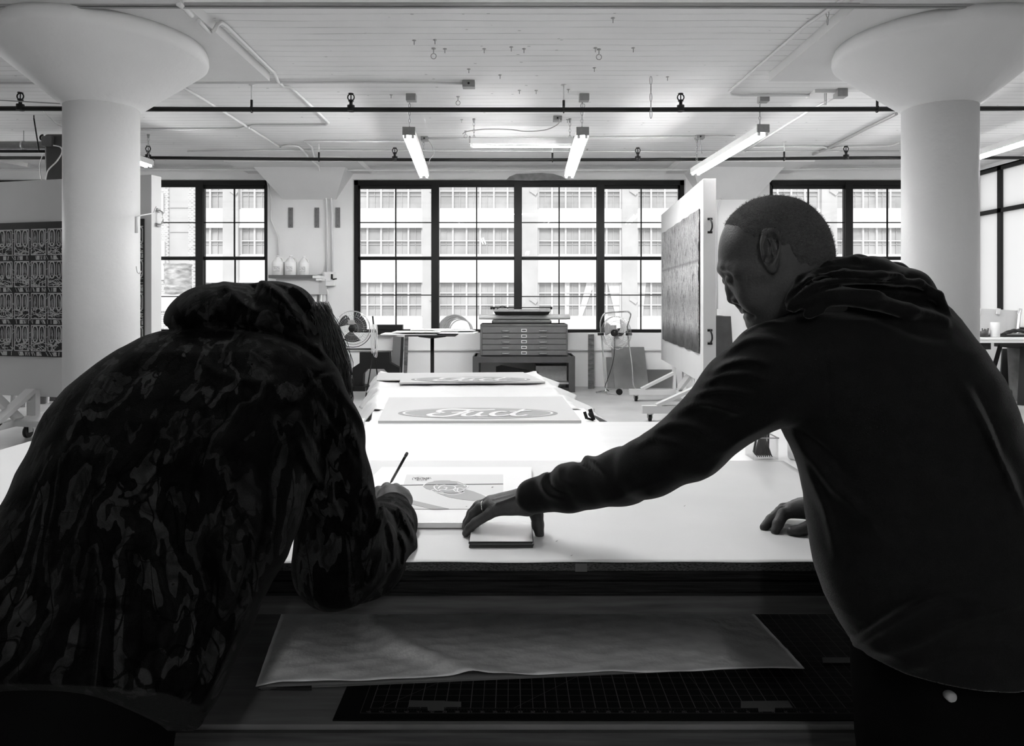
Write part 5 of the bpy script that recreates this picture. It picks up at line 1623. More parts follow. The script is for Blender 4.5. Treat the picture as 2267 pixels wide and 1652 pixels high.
    def mesh(self):
        F = self.F
        nx, ny, nz = F.shape
        F[0], F[-1], F[:, 0], F[:, -1], F[:, :, 0], F[:, :, -1] = 1, 1, 1, 1, 1, 1
        ins = F < 0
        S = np.zeros((nx - 1, ny - 1, nz - 1, 3), dtype=np.float32)
        Cn = np.zeros((nx - 1, ny - 1, nz - 1), dtype=np.int8)
        edges = []
        for a in range(3):
            s0 = [slice(None)] * 3; s1 = [slice(None)] * 3
            s0[a] = slice(0, -1); s1[a] = slice(1, None)
            cr = ins[tuple(s0)] != ins[tuple(s1)]
            idx = np.array(np.nonzero(cr))
            f0 = F[tuple(s0)][cr]; f1 = F[tuple(s1)][cr]
            t = f0 / (f0 - f1)
            pos = idx.astype(np.float32).T.copy()
            pos[:, a] += t
            b, c = [q for q in range(3) if q != a]
            for db in (-1, 0):
                for dc in (-1, 0):
                    ii = idx.copy(); ii[b] += db; ii[c] += dc
                    np.add.at(S, (ii[0], ii[1], ii[2]), pos)
                    np.add.at(Cn, (ii[0], ii[1], ii[2]), 1)
            edges.append((a, b, c, idx, f0 < 0))
        act = Cn > 0
        vid = np.full(act.shape, -1, dtype=np.int64)
        vid[act] = np.arange(act.sum())
        V = S[act] / Cn[act][:, None] * self.h + self.lo
        faces = []
        for (a, b, c, idx, inside) in edges:
            q = []
            for (db, dc) in ((-1, -1), (0, -1), (0, 0), (-1, 0)):
                ii = idx.copy(); ii[b] += db; ii[c] += dc
                q.append(vid[ii[0], ii[1], ii[2]])
            q = np.stack(q, 1)
            flip = inside if a != 1 else ~inside
            q[~flip] = q[~flip][:, ::-1]
            faces.append(q)
        return V, np.concatenate(faces)

def sdf_object(name, parts, m, parent=None):
    """one mesh object from one or several (vertices, quads) pairs"""
    off = BASE.get(parent.name, Vector((0, 0, 0))) if parent else Vector((0, 0, 0))
    Vs, Fs, n = [], [], 0
    for V, Q in parts:
        Vs.append(V); Fs.append(Q + n); n += len(V)
    V = np.concatenate(Vs) - np.array(off, dtype=np.float32); Q = np.concatenate(Fs)
    me = bpy.data.meshes.new(name)
    me.vertices.add(len(V)); me.vertices.foreach_set('co', V.astype(np.float32).ravel())
    me.loops.add(len(Q) * 4); me.loops.foreach_set('vertex_index', Q.astype(np.int32).ravel())
    me.polygons.add(len(Q))
    me.polygons.foreach_set('loop_start', np.arange(0, len(Q) * 4, 4, dtype=np.int32))
    me.polygons.foreach_set('loop_total', np.full(len(Q), 4, dtype=np.int32))
    me.update(calc_edges=True)
    me.polygons.foreach_set('use_smooth', np.ones(len(Q), dtype=bool))
    me.materials.append(m)
    o = bpy.data.objects.new(name, me)
    COL.objects.link(o)
    if parent: o.parent = parent
    BASE[o.name] = off.copy()
    return o

def wave_noise(seed, n=9, f=20.0, spread=.5):
    r = np.random.RandomState(seed)
    D_ = r.normal(size=(n, 3)); D_ /= np.linalg.norm(D_, axis=1)[:, None]
    fr = f * (1 + spread * (r.rand(n) * 2 - 1)); ph = r.rand(n) * 6.28
    def fn(x, y, z):
        s = 0
        for i in range(n):
            s = s + np.sin(fr[i] * (D_[i][0] * x + D_[i][1] * y + D_[i][2] * z) + ph[i])
        return s / math.sqrt(n)
    return fn

def relief(folds, noise=None, nw=0.0):
    """cloth folds: each (points in the picture, half width in pixels, height in metres) raises (or with a negative height sinks) a soft ridge"""
    segs = []
    for pts, w, amp in folds:
        q = [(v.x, v.y) for v in smooth_path([(a, b, 0) for a, b in pts], 3)]
        segs.append((np.array(q, dtype=np.float32), w, amp))
    def fn(x, y, z):
        u = CX + x * F_PX / y
        v = HY - (z - EYE) * F_PX / y
        if noise is not None:
            u = u + nw * noise(x, y, z); v = v + nw * noise(x + .3, y, z + .2)
        out = np.zeros_like(x)
        for q, w, amp in segs:
            lo = q.min(0) - 3 * w; hi = q.max(0) + 3 * w
            m = (u > lo[0]) & (u < hi[0]) & (v > lo[1]) & (v < hi[1])
            if not m.any(): continue
            uu, vv = u[m], v[m]
            best = np.full(uu.shape, 1e9); tt = np.zeros_like(uu)
            n = len(q) - 1
            for i in range(n):
                a, b = q[i], q[i + 1]
                ba = b - a; L = float(ba @ ba) + 1e-6
                t = np.clip(((uu - a[0]) * ba[0] + (vv - a[1]) * ba[1]) / L, 0, 1)
                d = (uu - a[0] - t * ba[0]) ** 2 + (vv - a[1] - t * ba[1]) ** 2
                c = d < best
                best = np.where(c, d, best); tt = np.where(c, (i + t) / n, tt)
            out[m] -= amp * np.exp(-best / (w * w)) * np.sin(np.pi * np.clip(tt * .86 + .07, 0, 1)) ** .6
        return out
    return fn
# ---------------------------------------------------------------- the man in the hooded sweatshirt
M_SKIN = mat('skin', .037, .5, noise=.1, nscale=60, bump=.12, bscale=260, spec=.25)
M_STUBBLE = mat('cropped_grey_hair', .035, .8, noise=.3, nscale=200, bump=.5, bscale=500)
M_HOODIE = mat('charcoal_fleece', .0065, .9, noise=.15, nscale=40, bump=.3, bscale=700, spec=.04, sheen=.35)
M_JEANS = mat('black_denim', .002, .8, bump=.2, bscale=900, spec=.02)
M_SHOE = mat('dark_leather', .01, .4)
HD = 1.38
def hp(x, y, lat=0.0):
    """head point: picture position on the mid plane, lat metres towards the camera (the face is turned slightly away)"""
    d = HD + (1715 - x) * (HD / F_PX) * .20
    k = (d - abs(lat)) / d
    p = P(CX + (x - CX) * k, HY + (y - HY) * k, d)
    return np.array((p.x + (-lat * .4 if lat < 0 else 0), d - lat, p.z))
hs = HD / F_PX
man = thing('person', (.78, 1.36, 0), 'man with cropped hair in a charcoal hooded sweatshirt leaning over to grip the card stack', 'person')
H = Field((.30, 1.14, 1.22), (.78, 1.66, 1.72), .0026)
H.ell(hp(1715, 560), (.1075, .080, .1095), k=.0)
H.ell(hp(1768, 565), (.055, .072, .078), k=.012)
H.cone(hp(1656, 588), hp(1692, 680), 52 * hs, 40 * hs, .02)
for sg in (1, -1):
    H.ell(hp(1660, 560, sg * .024), (.05, .04, .05), k=.012)
    H.cone(hp(1740, 640, sg * .045), hp(1688, 712, sg * .022), 24 * hs, 20 * hs, .03)
    H.ell(hp(1668, 648, sg * .042), (.03, .026, .036), k=.03)
    H.cone(hp(1640, 600, sg * .055), hp(1690, 600, sg * .066), 15 * hs, 13 * hs, .02)
H.cone(hp(1678, 716), hp(1686, 724), 21 * hs, 18 * hs, .02)
H.cone(hp(1606, 592, .03), hp(1604, 594, -.03), 11 * hs, 11 * hs, .012)
for sg in (1, -1):
    H.cone(hp(1606, 593, sg * .012), hp(1618, 592, sg * .045), 10 * hs, 8 * hs, .010)
    H.ell(hp(1605, 618, sg * .034), (.011, .016, .010), k=.014, op='cut')
    H.ell(hp(1621, 618, sg * .031), (.0135, .0135, .0125), k=.003)
    H.cone(hp(1611, 609, sg * .022), hp(1622, 608, sg * .042), 3.6 * hs, 3.0 * hs, .004)
    H.cone(hp(1615, 628, sg * .022), hp(1624, 629, sg * .040), 3.2 * hs, 2.5 * hs, .006)
H.cone(hp(1617, 612), hp(1619, 640), 8 * hs, 10 * hs, .010)
H.cone(hp(1618, 640), hp(1623, 660), 10 * hs, 13.5 * hs, .008)
for sg in (1, -1):
    H.ell(hp(1634, 664, sg * .013), (.0115, .009, .0085), k=.006)
    H.ell(hp(1632, 674, sg * .008), (.0065, .0045, .005), k=.003, op='cut')
H.cone(hp(1640, 676, 0), hp(1646, 684, 0), 10 * hs, 8 * hs, .010)
H.cone(hp(1651, 689, .020), hp(1649, 688, -.020), 6.5 * hs, 6.5 * hs, .008)
H.cone(hp(1660, 703, .018), hp(1658, 703, -.018), 7.5 * hs, 7.5 * hs, .006)
H.cone(hp(1652, 696.5, .028), hp(1650, 696, -.028), 1.8 * hs, 1.8 * hs, .004, 'cut')
H.cone(hp(1640, 668, .030), hp(1668, 700, .036), 2.2 * hs, 2.2 * hs, .010, 'cut')
# neck
H.cone(hp(1768, 610), hp(1812, 676), 68 * hs, 66 * hs, .03)
# ears
for sg in (1, -1):
    L0 = .0765
    Re = np.array(Matrix.Rotation(math.radians(-9) , 3, 'Y') @ Matrix.Rotation(math.radians(18 * sg), 3, 'Z'))
    c = hp(1704, 556, sg * (L0 + .004))
    H.ell(c, (23 * hs, .010, 46 * hs), Re, k=.004)
    H.ell(hp(1706, 546, sg * (L0 + .016)), (13.5 * hs, .011, 27 * hs), Re, k=.003, op='cut')
    H.ell(hp(1704, 574, sg * (L0 + .014)), (9 * hs, .012, 12 * hs), Re, k=.003, op='cut')
    ring = []
    for i in range(15):
        a = -1.1 + 4.3 * i / 14
        ring.append(hp(1704 + 20 * math.sin(a) * 1.0 + 2, 550 - 39 * math.cos(a - .25), sg * (L0 + .011 - .004 * math.sin(a))))
    for i in range(14):
        H.cone(ring[i], ring[i + 1], 3.6 * hs, 3.6 * hs, .002)
    H.cone(hp(1703, 530, sg * (L0 + .010)), hp(1712, 566, sg * (L0 + .011)), 3 * hs, 3 * hs, .003)
    H.ell(hp(1711, 594, sg * (L0 + .004)), (9.5 * hs, .007, 11 * hs), k=.005)
    H.ell(hp(1690, 566, sg * (L0 + .006)), (5 * hs, .006, 8 * hs), k=.004)
wn = wave_noise(3, 9, 60)
H.displace(lambda x, y, z: .0007 * wn(x, y, z), .01)
headF = H.F.copy()
head_part = H.mesh()
# cropped hair: a thin fuzzy shell on the skull
G = Field((.30, 1.14, 1.22), (.78, 1.66, 1.72), .0026)
G.F = headF - .0022
X_, Y_, Z_ = G.ax[0][:, None, None], G.ax[1][None, :, None], G.ax[2][None, None, :]
px_ = CX + X_ * F_PX / HD; py_ = HY - (Z_ - EYE) * F_PX / HD
# hairline: above a line from the temple over the ear to the nape
fy_ = np.interp(px_.ravel(), [1560, 1600, 1616, 1640, 1668, 1692, 1712, 1730, 1760, 1800, 1860], [470, 486, 506, 532, 536, 552, 552, 588, 596, 588, 566]).reshape(px_.shape)
line = (py_ - fy_ + 3 * np.sin(px_ * .35)) * hs
G.F = np.maximum(headF + .0006 - .0030 * np.clip(-line / .012, 0, 1), line)
G.F = np.maximum(G.F, -(headF + .006))
hair_part = G.mesh()

# body core under the clothes, hands
B = Field((.30, 1.05, .60), (1.10, 1.80, 1.42), .012)
B.slices([(790, 1730, 2120, 1.38, .11), (1000, 1820, 2190, 1.36, .12), (1250, 1870, 2260, 1.33, .12), (1380, 1930, 2270, 1.31, .10)], cap=.0)
B.chain([(1810, 740, 1.38, 60), (1640, 880, 1.40, 50), (1535, 978, 1.47, 44)], .03)
core_part = B.mesh()

def hand_field(lo, hi, wrist, palm, fingers, h=.0021, seed=1):
    Hd = Field(lo, hi, h)
    Hd.chain(wrist, .01)
    for c in palm: Hd.chain(c, .024)
    for c in fingers: Hd.chain(c, .0045)
    wn_ = wave_noise(seed, 9, 160)
    Hd.displace(lambda x, y, z: .0005 * wn_(x, y, z), .01)
    return Hd
def box_of(chains, pad=.03):
    pts = [np.array(P(p[0], p[1], p[2])) for c in chains for p in c]
    return np.min(pts, 0) - pad, np.max(pts, 0) + pad
# left hand over the cards: pinky nearest the camera, thumb behind the right end of the stack
lw = [(1260, 1084, 1.72, 26), (1185, 1103, 1.78, 23), (1168, 1108, 1.79, 23)]
lp = [[(1165, 1120, 1.775, 19), (1100, 1128, 1.78, 14)], [(1165, 1110, 1.795, 19), (1088, 1119, 1.80, 13.5)], [(1160, 1100, 1.81, 17), (1085, 1112, 1.825, 13)], [(1160, 1102, 1.83, 16), (1086, 1110, 1.85, 12.5)], [(1168, 1116, 1.80, 19), (1178, 1124, 1.825, 15)]]
lf = [[(1103, 1128, 1.778, 12.5), (1082, 1139, 1.78, 11.5), (1053, 1157, 1.785, 10.5), (1040, 1170, 1.79, 9.8), (1031, 1181, 1.795, 8.5)],
      [(1090, 1119, 1.80, 12.5), (1063, 1124, 1.805, 11), (1047, 1139, 1.81, 10), (1037, 1160, 1.82, 9.5), (1032, 1174, 1.825, 8)],
      [(1086, 1112, 1.825, 12), (1058, 1120, 1.83, 10.5), (1043, 1137, 1.84, 9.8), (1034, 1157, 1.845, 9), (1031, 1166, 1.85, 8)],
      [(1087, 1110, 1.85, 11.5), (1062, 1119, 1.86, 10), (1048, 1136, 1.87, 9.4), (1038, 1152, 1.875, 8.6), (1035, 1160, 1.88, 7.6)],
      [(1176, 1118, 1.825, 17), (1188, 1140, 1.82, 15), (1191, 1162, 1.81, 13.5), (1194, 1182, 1.80, 10.5)]]
lo, hi = box_of([lw] + lp + lf)
HL = hand_field(lo, hi, lw, lp, lf, seed=4)
for c in ([(1150, 1094, 1.79, 2.4), (1095, 1107, 1.79, 2.2)], [(1150, 1092, 1.81, 2.4), (1092, 1102, 1.815, 2.2)], [(1140, 1100, 1.77, 2.6), (1100, 1115, 1.77, 2.2)]):
    HL.chain(c, .006)
hl_part = HL.mesh()
# right hand resting on the table
rw = [(1960, 1060, 1.80, 34), (1850, 1122, 1.84, 25), (1825, 1130, 1.85, 24)]
rp = [[(1822, 1122, 1.86, 20), (1752, 1126, 1.87, 14)], [(1822, 1130, 1.85, 20), (1756, 1132, 1.85, 14.5)], [(1820, 1120, 1.88, 18), (1760, 1120, 1.90, 13)], [(1820, 1120, 1.89, 18), (1770, 1116, 1.92, 12)], [(1825, 1142, 1.83, 18), (1806, 1158, 1.81, 16)]]
rf = [[(1758, 1132, 1.85, 13.5), (1734, 1139, 1.845, 12.5), (1722, 1160, 1.83, 11.5), (1716, 1176, 1.82, 9.5)],
      [(1754, 1126, 1.875, 13), (1728, 1134, 1.875, 12), (1708, 1151, 1.86, 11.5), (1692, 1168, 1.85, 9.5)],
      [(1760, 1120, 1.90, 12), (1735, 1126, 1.905, 11), (1716, 1142, 1.90, 10), (1708, 1152, 1.90, 8.5)],
      [(1770, 1116, 1.92, 11), (1750, 1121, 1.93, 10), (1738, 1134, 1.93, 9), (1732, 1143, 1.925, 8)],
      [(1806, 1158, 1.81, 15), (1780, 1172, 1.805, 13), (1762, 1176, 1.805, 12), (1752, 1176, 1.805, 10)]]
lo, hi = box_of([rw[1:]] + rp + rf)
HR = hand_field(lo, hi, rw, rp, rf, seed=7)
hr_part = HR.mesh()
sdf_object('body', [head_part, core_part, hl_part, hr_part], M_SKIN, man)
hair = sdf_object('hair', [hair_part], M_STUBBLE, man)
# short stubble standing off the shell
V_, Q_ = hair_part
r_ = np.random.RandomState(5)
ctr = hp(1722, 562)
m = MB()
dist = np.linalg.norm((V_ - ctr), axis=1)
cand = np.nonzero(dist > .078)[0]
for i in r_.choice(cand, 12000):
    v = V_[i]; nrm = (v - ctr) / np.linalg.norm(v - ctr)
    tdir = np.array((.35, 0, .1)) + r_.normal(size=3) * .35 + nrm
    tdir /= np.linalg.norm(tdir)
    L_ = .0020 + .0022 * r_.rand()
    sd = np.cross(tdir, r_.normal(size=3)); sd /= np.linalg.norm(sd) + 1e-6
    jit = r_.normal(size=3) * .001
    a = v + jit
    m.v += [Vector(a - sd * .00035), Vector(a + sd * .00035), Vector(a + tdir * L_)]
    k_ = len(m.v)
    m.f.append([k_ - 3, k_ - 2, k_ - 1]); m.s.append(False)
m.build('stubble', M_STUBBLE, hair)
# eyebrow
m = MB()
for i in range(160):
    t_ = r_.rand(); sg = 1
    a = hp(1601 + 20 * t_, 594 - 5 * math.sin(t_ * 2.2), .010 + .036 * t_ + .004) + r_.normal(size=3) * .0014
    b = a + np.array((.004, -.002, .003)) + r_.normal(size=3) * .0012
    m.tube([a, b], .0004, 3)
m.build('eyebrow', M_STUBBLE, man)
# ring on the ring finger
c = np.array(P(1069, 1122.5, 1.803)); dr = Vector(np.array(P(1063, 1124, 1.805)) - np.array(P(1090, 1119, 1.80))).normalized()
u_ = dr.cross(Vector((0, 0, 1))).normalized(); v_ = dr.cross(u_)
MB().tube(arc(c, 12.2 * 1.8 / F_PX, 0, 2 * math.pi, 26, u_, v_)[:-1], .0013, 8, closed=True).build('ring', M_CHROME, man)

# sweatshirt
S = Field((.0, 1.08, .74), (1.10, 2.0, 1.60), .0048)
S.slices([(668, 1770, 2062, 1.40, .07), (684, 1735, 2085, 1.40, .10), (705, 1700, 2108, 1.40, .13), (730, 1682, 2125, 1.40, .145), (770, 1680, 2150, 1.39, .16), (830, 1690, 2184, 1.39, .17), (900, 1708, 2214, 1.38, .17), (960, 1738, 2234, 1.37, .165),
          (1020, 1766, 2256, 1.36, .165), (1110, 1792, 2282, 1.35, .165), (1190, 1808, 2300, 1.34, .165), (1260, 1820, 2312, 1.33, .165), (1330, 1836, 2320, 1.32, .168), (1390, 1864, 2322, 1.31, .17), (1440, 1893, 2322, 1.31, .165), (1490, 1918, 2318, 1.30, .155), (1518, 1938, 2306, 1.30, .145)], ex=2.2, cap=.012)
arm = [(1800, 795, 1.34, 110), (1722, 826, 1.35, 104), (1645, 876, 1.39, 91), (1532, 979, 1.46, 76), (1440, 1030, 1.53, 65), (1374, 1055, 1.60, 57), (1258, 1083, 1.71, 48), (1183, 1101, 1.765, 37)]
S.chain(arm, .022)
# far arm going down to the hand on the table
S.chain([(1860, 800, 1.50, 80), (2040, 940, 1.66, 66), (1960, 1060, 1.78, 52), (1868, 1112, 1.83, 36)], .03)
# collar and hood folded on the back
S.chain([(1765, 668, 1.36, 38), (1830, 640, 1.35, 50), (1930, 628, 1.35, 58), (2010, 650, 1.36, 54), (2072, 700, 1.37, 36)], .02)
S.chain([(1800, 650, 1.46, 45), (1900, 625, 1.48, 55), (2000, 650, 1.47, 52), (2060, 700, 1.44, 36)], .02)
for c, k in (([(1752, 668, 1.30, 15), (1778, 625, 1.30, 15), (1830, 594, 1.31, 16), (1890, 580, 1.33, 16), (1950, 584, 1.35, 15), (1994, 597, 1.37, 13)], .008),
             ([(1758, 680, 1.285, 15), (1800, 640, 1.275, 15), (1870, 616, 1.275, 15), (1950, 612, 1.28, 15), (2030, 626, 1.30, 15), (2075, 655, 1.31, 16), (2096, 695, 1.32, 14)], .008),
             ([(1790, 690, 1.27, 14), (1850, 664, 1.262, 18), (1930, 668, 1.26, 20), (2010, 690, 1.27, 20), (2086, 712, 1.29, 17)], .012),
             ([(1845, 600, 1.40, 30), (1900, 592, 1.42, 26), (1985, 604, 1.42, 24), (2045, 632, 1.42, 22)], .015),
             ([(1765, 655, 1.31, 10), (1790, 622, 1.30, 9), (1850, 602, 1.305, 9), (1930, 598, 1.32, 9)], .004)):
    S.chain(c, k)
# neck hole
S.chain([(1765, 600, HD, 62), (1796, 645, HD + .01, 58)], .006, 'cut')
# cuff
S.chain([(1190, 1098, 1.76, 39), (1178, 1102, 1.77, 39)], .008)
# the hem rises towards the right and draws in like a rib
a1, a2, a3, a4 = wave_noise(21, 8, 16), wave_noise(22, 8, 38), wave_noise(23, 8, 9), wave_noise(24, 7, 90)
def crease(x, y, z):
    u = x * 2.2 - z * 1.1 + a3(x, y, z) * .25
    fold = np.abs(np.sin(u * 13 + a1(x, y, z) * .8))
    arm_ = np.clip((.62 - x) * 5, 0, 1)
    low = np.clip((1.0 - z) * 5, 0, 1)
    return .003 * a1(x, y, z) + .0011 * a2(x, y, z) + (fold - .5) * .0030 * (arm_ * .8 + low * .4) + .0004 * a4(x, y, z)
S.displace(crease)
MF = [([(1578, 822), (1612, 803), (1660, 798), (1705, 808)], 7, .011), ([(1558, 850), (1600, 830), (1650, 828), (1695, 840)], 7, .010), ([(1535, 882), (1575, 863), (1620, 862), (1665, 874)], 7, .011),
      ([(1505, 915), (1550, 894), (1600, 900), (1640, 915)], 9, .010), ([(1432, 962), (1480, 940), (1530, 946), (1580, 970)], 10, .011), ([(1412, 990), (1450, 968), (1500, 980)], 7, .006),
      ([(1630, 748), (1680, 716), (1740, 712)], 8, .006), ([(1600, 785), (1650, 755), (1710, 752), (1750, 765)], 8, .008), ([(1655, 715), (1690, 690), (1745, 686)], 6, .004),
      ([(1755, 965), (1800, 1020), (1850, 1080), (1910, 1130), (1960, 1200)], 12, .010), ([(1765, 990), (1790, 1045), (1830, 1130), (1850, 1220)], 12, .008), ([(1775, 960), (1830, 1000), (1890, 1060)], 9, -.006),
      ([(1880, 1445), (1930, 1400), (2000, 1362), (2080, 1325), (2170, 1330)], 14, .012), ([(1930, 1446), (2030, 1420), (2140, 1370), (2267, 1335)], 14, .010), ([(1900, 1400), (1980, 1340), (2060, 1300)], 12, -.008), ([(2010, 1480), (2120, 1440), (2240, 1420)], 14, .007),
      ([(2130, 850), (2170, 920), (2212, 1010), (2238, 1080)], 12, .010), ([(2160, 860), (2200, 950), (2225, 1040)], 7, -.006), ([(2190, 960), (2230, 1060), (2262, 1130)], 9, .008),
      ([(1748, 652), (1790, 616), (1860, 602), (1940, 606), (2000, 602)], 6, .007), ([(1752, 664), (1800, 632), (1880, 620), (1960, 626), (2045, 626)], 6, .007), ([(1762, 640), (1800, 604), (1850, 590), (1910, 590)], 5, .006),
      ([(1760, 676), (1830, 648), (1900, 640), (1980, 648), (2060, 660)], 8, .007), ([(1756, 658), (1798, 623), (1870, 611), (1950, 616), (2030, 614)], 4, -.006), ([(1770, 668), (1820, 640), (1890, 630), (1970, 638), (2060, 645)], 4, -.005),
      ([(1760, 692), (1820, 678), (1900, 690), (1970, 712), (2040, 742), (2090, 752)], 10, -.009), ([(1765, 630), (1800, 597), (1850, 584)], 3.5, -.004), ([(1900, 660), (1980, 672), (2060, 695), (2096, 712)], 9, .007),
      ([(1294, 1002), (1308, 1020), (1338, 1046)], 8, .008), ([(1276, 1008), (1294, 1034), (1328, 1058)], 7, -.007), ([(1206, 1044), (1198, 1068), (1212, 1092), (1240, 1104)], 8, .008), ([(1222, 1040), (1216, 1062), (1228, 1084), (1262, 1098)], 6, -.007), ([(1240, 1030), (1242, 1060), (1270, 1080)], 7, .005),
      ([(1340, 1110), (1400, 1085), (1470, 1060)], 10, .004), ([(1560, 1010), (1640, 975), (1720, 930)], 12, .006), ([(1540, 960), (1620, 930), (1700, 900)], 12, -.004), ([(1737, 708), (1750, 690), (1768, 668)], 2.5, -.003), ([(1690, 690), (1720, 706), (1745, 712)], 2.5, -.003),
      ([(1822, 760), (1836, 830), (1830, 920), (1800, 990)], 3, -.003)]
rf_ = relief(MF, wave_noise(25, 7, 30), 3.0)
S.displace(lambda x, y, z: np.where(y < 1.52 + 0.5 * np.clip(.62 - x, 0, 1), rf_(x, y, z), 0))
S.cutplane((0, 0, .868), (0, 0, -1))
hood_part = S.mesh()
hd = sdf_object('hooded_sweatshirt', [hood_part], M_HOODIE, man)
# jeans and shoes
J = Field((.48, 1.02, .02), (1.20, 1.72, .86), .008)
J.slices([(1420, 1960, 2290, 1.31, .12), (1520, 1956, 2300, 1.31, .125), (1600, 1954, 2305, 1.31, .125), (1700, 1954, 2310, 1.31, .125)], ex=2.3, cap=.01)
for xk, yk in ((.79, 1.38), (.92, 1.25)):
    J.cone((xk, yk, .80), (xk - .01, yk + .01, .46), .118, .085, .05).cone((xk - .01, yk + .01, .46), (xk + .03, yk - .01, .10), .085, .062, .02)
wj = wave_noise(31, 8, 25)
J.displace(lambda x, y, z: .004 * wj(x, y, z))
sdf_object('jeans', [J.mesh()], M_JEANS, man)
for xk, yk in ((.79, 1.38), (.92, 1.25)):
    K_ = Field((xk - .30, yk - .12, -.005), (xk + .16, yk + .10, .16), .006)
    K_.ell((xk - .05, yk - .01, .045), (.14, .048, .045), k=.0).ell((xk + .04, yk - .01, .07), (.06, .045, .065), k=.03)
    K_.cutplane((0, 0, .004), (0, 0, -1))
    sdf_object('shoe', [K_.mesh()], M_SHOE, man)
q = P(2107, 1544, 1.202)
MB().lathe(q, [(.009, .012), (.009, 0), (.007, -.003), (.001, -.004)], 20, 'Y').build('rivet_button', mat('worn_button', .3, .4), man)
# ---------------------------------------------------------------- the person in the hooded camouflage jacket
def camo():
    m = mat('woodland_camouflage', .03, .9, bump=.3, bscale=500, spec=.03, sheen=.05)
    nt = m.node_tree; b = nt.nodes['Principled BSDF']
    tc = nt.nodes.new('ShaderNodeTexCoord')
    w = nt.nodes.new('ShaderNodeTexNoise'); w.inputs['Scale'].default_value = 7; w.inputs['Detail'].default_value = 3
    nt.links.new(tc.outputs['Object'], w.inputs['Vector'])
    add = nt.nodes.new('ShaderNodeMixRGB'); add.blend_type = 'ADD'; add.inputs[0].default_value = .22
    nt.links.new(tc.outputs['Object'], add.inputs[1]); nt.links.new(w.outputs['Color'], add.inputs[2])
    mp = nt.nodes.new('ShaderNodeMapping'); mp.inputs['Rotation'].default_value = (.25, math.radians(-24), .3); mp.inputs['Scale'].default_value = (1.7, 1.2, .6)
    nt.links.new(tc.outputs['Object'], mp.inputs[0])
    def noise(scale, det, dist, src=mp):
        n_ = nt.nodes.new('ShaderNodeTexNoise'); n_.inputs['Scale'].default_value = scale; n_.inputs['Detail'].default_value = det; n_.inputs['Distortion'].default_value = dist
        nt.links.new(src.outputs[0], n_.inputs['Vector'])
        return n_
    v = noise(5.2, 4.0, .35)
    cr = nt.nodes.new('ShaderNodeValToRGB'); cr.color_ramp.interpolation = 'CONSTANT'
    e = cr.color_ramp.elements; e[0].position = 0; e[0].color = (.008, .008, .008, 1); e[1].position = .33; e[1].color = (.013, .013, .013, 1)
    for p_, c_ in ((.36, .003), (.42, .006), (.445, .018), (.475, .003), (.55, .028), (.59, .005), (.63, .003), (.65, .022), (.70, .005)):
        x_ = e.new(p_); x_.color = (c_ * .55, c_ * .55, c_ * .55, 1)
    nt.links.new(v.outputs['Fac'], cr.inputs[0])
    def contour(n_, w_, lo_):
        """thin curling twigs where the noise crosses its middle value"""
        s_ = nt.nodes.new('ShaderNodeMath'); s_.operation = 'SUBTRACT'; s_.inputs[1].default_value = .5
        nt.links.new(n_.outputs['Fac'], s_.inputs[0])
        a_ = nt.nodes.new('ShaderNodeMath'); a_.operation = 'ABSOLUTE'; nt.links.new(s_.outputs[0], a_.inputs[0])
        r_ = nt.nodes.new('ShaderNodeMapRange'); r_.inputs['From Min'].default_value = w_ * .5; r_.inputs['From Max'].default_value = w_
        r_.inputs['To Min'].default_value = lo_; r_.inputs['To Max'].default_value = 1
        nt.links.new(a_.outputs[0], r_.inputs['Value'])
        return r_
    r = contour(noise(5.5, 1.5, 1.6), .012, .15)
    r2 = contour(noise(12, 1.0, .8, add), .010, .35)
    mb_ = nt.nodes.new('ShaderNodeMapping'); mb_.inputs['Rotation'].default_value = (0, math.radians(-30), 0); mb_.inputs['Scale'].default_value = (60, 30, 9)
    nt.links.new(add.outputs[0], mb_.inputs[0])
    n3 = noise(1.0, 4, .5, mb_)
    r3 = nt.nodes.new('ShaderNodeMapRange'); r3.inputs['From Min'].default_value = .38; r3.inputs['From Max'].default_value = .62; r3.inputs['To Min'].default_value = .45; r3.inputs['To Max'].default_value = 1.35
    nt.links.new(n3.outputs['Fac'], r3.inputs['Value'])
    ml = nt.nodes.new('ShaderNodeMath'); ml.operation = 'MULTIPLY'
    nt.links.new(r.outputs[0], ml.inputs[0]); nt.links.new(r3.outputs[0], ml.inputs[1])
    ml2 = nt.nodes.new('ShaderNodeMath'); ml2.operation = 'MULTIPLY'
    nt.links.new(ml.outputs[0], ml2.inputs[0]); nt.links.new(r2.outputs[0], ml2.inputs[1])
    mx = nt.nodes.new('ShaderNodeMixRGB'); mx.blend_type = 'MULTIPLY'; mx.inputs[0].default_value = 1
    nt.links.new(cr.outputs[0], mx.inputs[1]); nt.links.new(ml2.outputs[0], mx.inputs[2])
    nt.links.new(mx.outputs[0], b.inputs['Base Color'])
    return m
M_CAMO = camo()
M_HAIR = mat('black_hair', .012, .4, spec=.4)
her = thing('person', (-.72, 1.17, 0), 'person in a hooded camouflage jacket bent over the table writing with a pencil', 'person')
# body: head inside the hood, neck, trunk core and hands as one mesh
B = Field((-.95, 1.0, .60), (-.20, 2.2, 1.60), .010)
B.ell(P(560, 735, 1.56), (.085, .10, .10), k=0)
B.cone(P(540, 760, 1.50), P(500, 840, 1.44), .06, .08, .03)
B.slices([(860, 260, 640, 1.40, .09), (1000, 180, 620, 1.33, .11), (1200, 80, 560, 1.26, .11), (1400, 20, 480, 1.20, .11)], cap=.0)
B.chain([(640, 900, 1.42, 50), (740, 1230, 1.53, 42), (860, 1165, 1.83, 26), (876, 1140, 1.90, 22)], .02)
core = B.mesh()
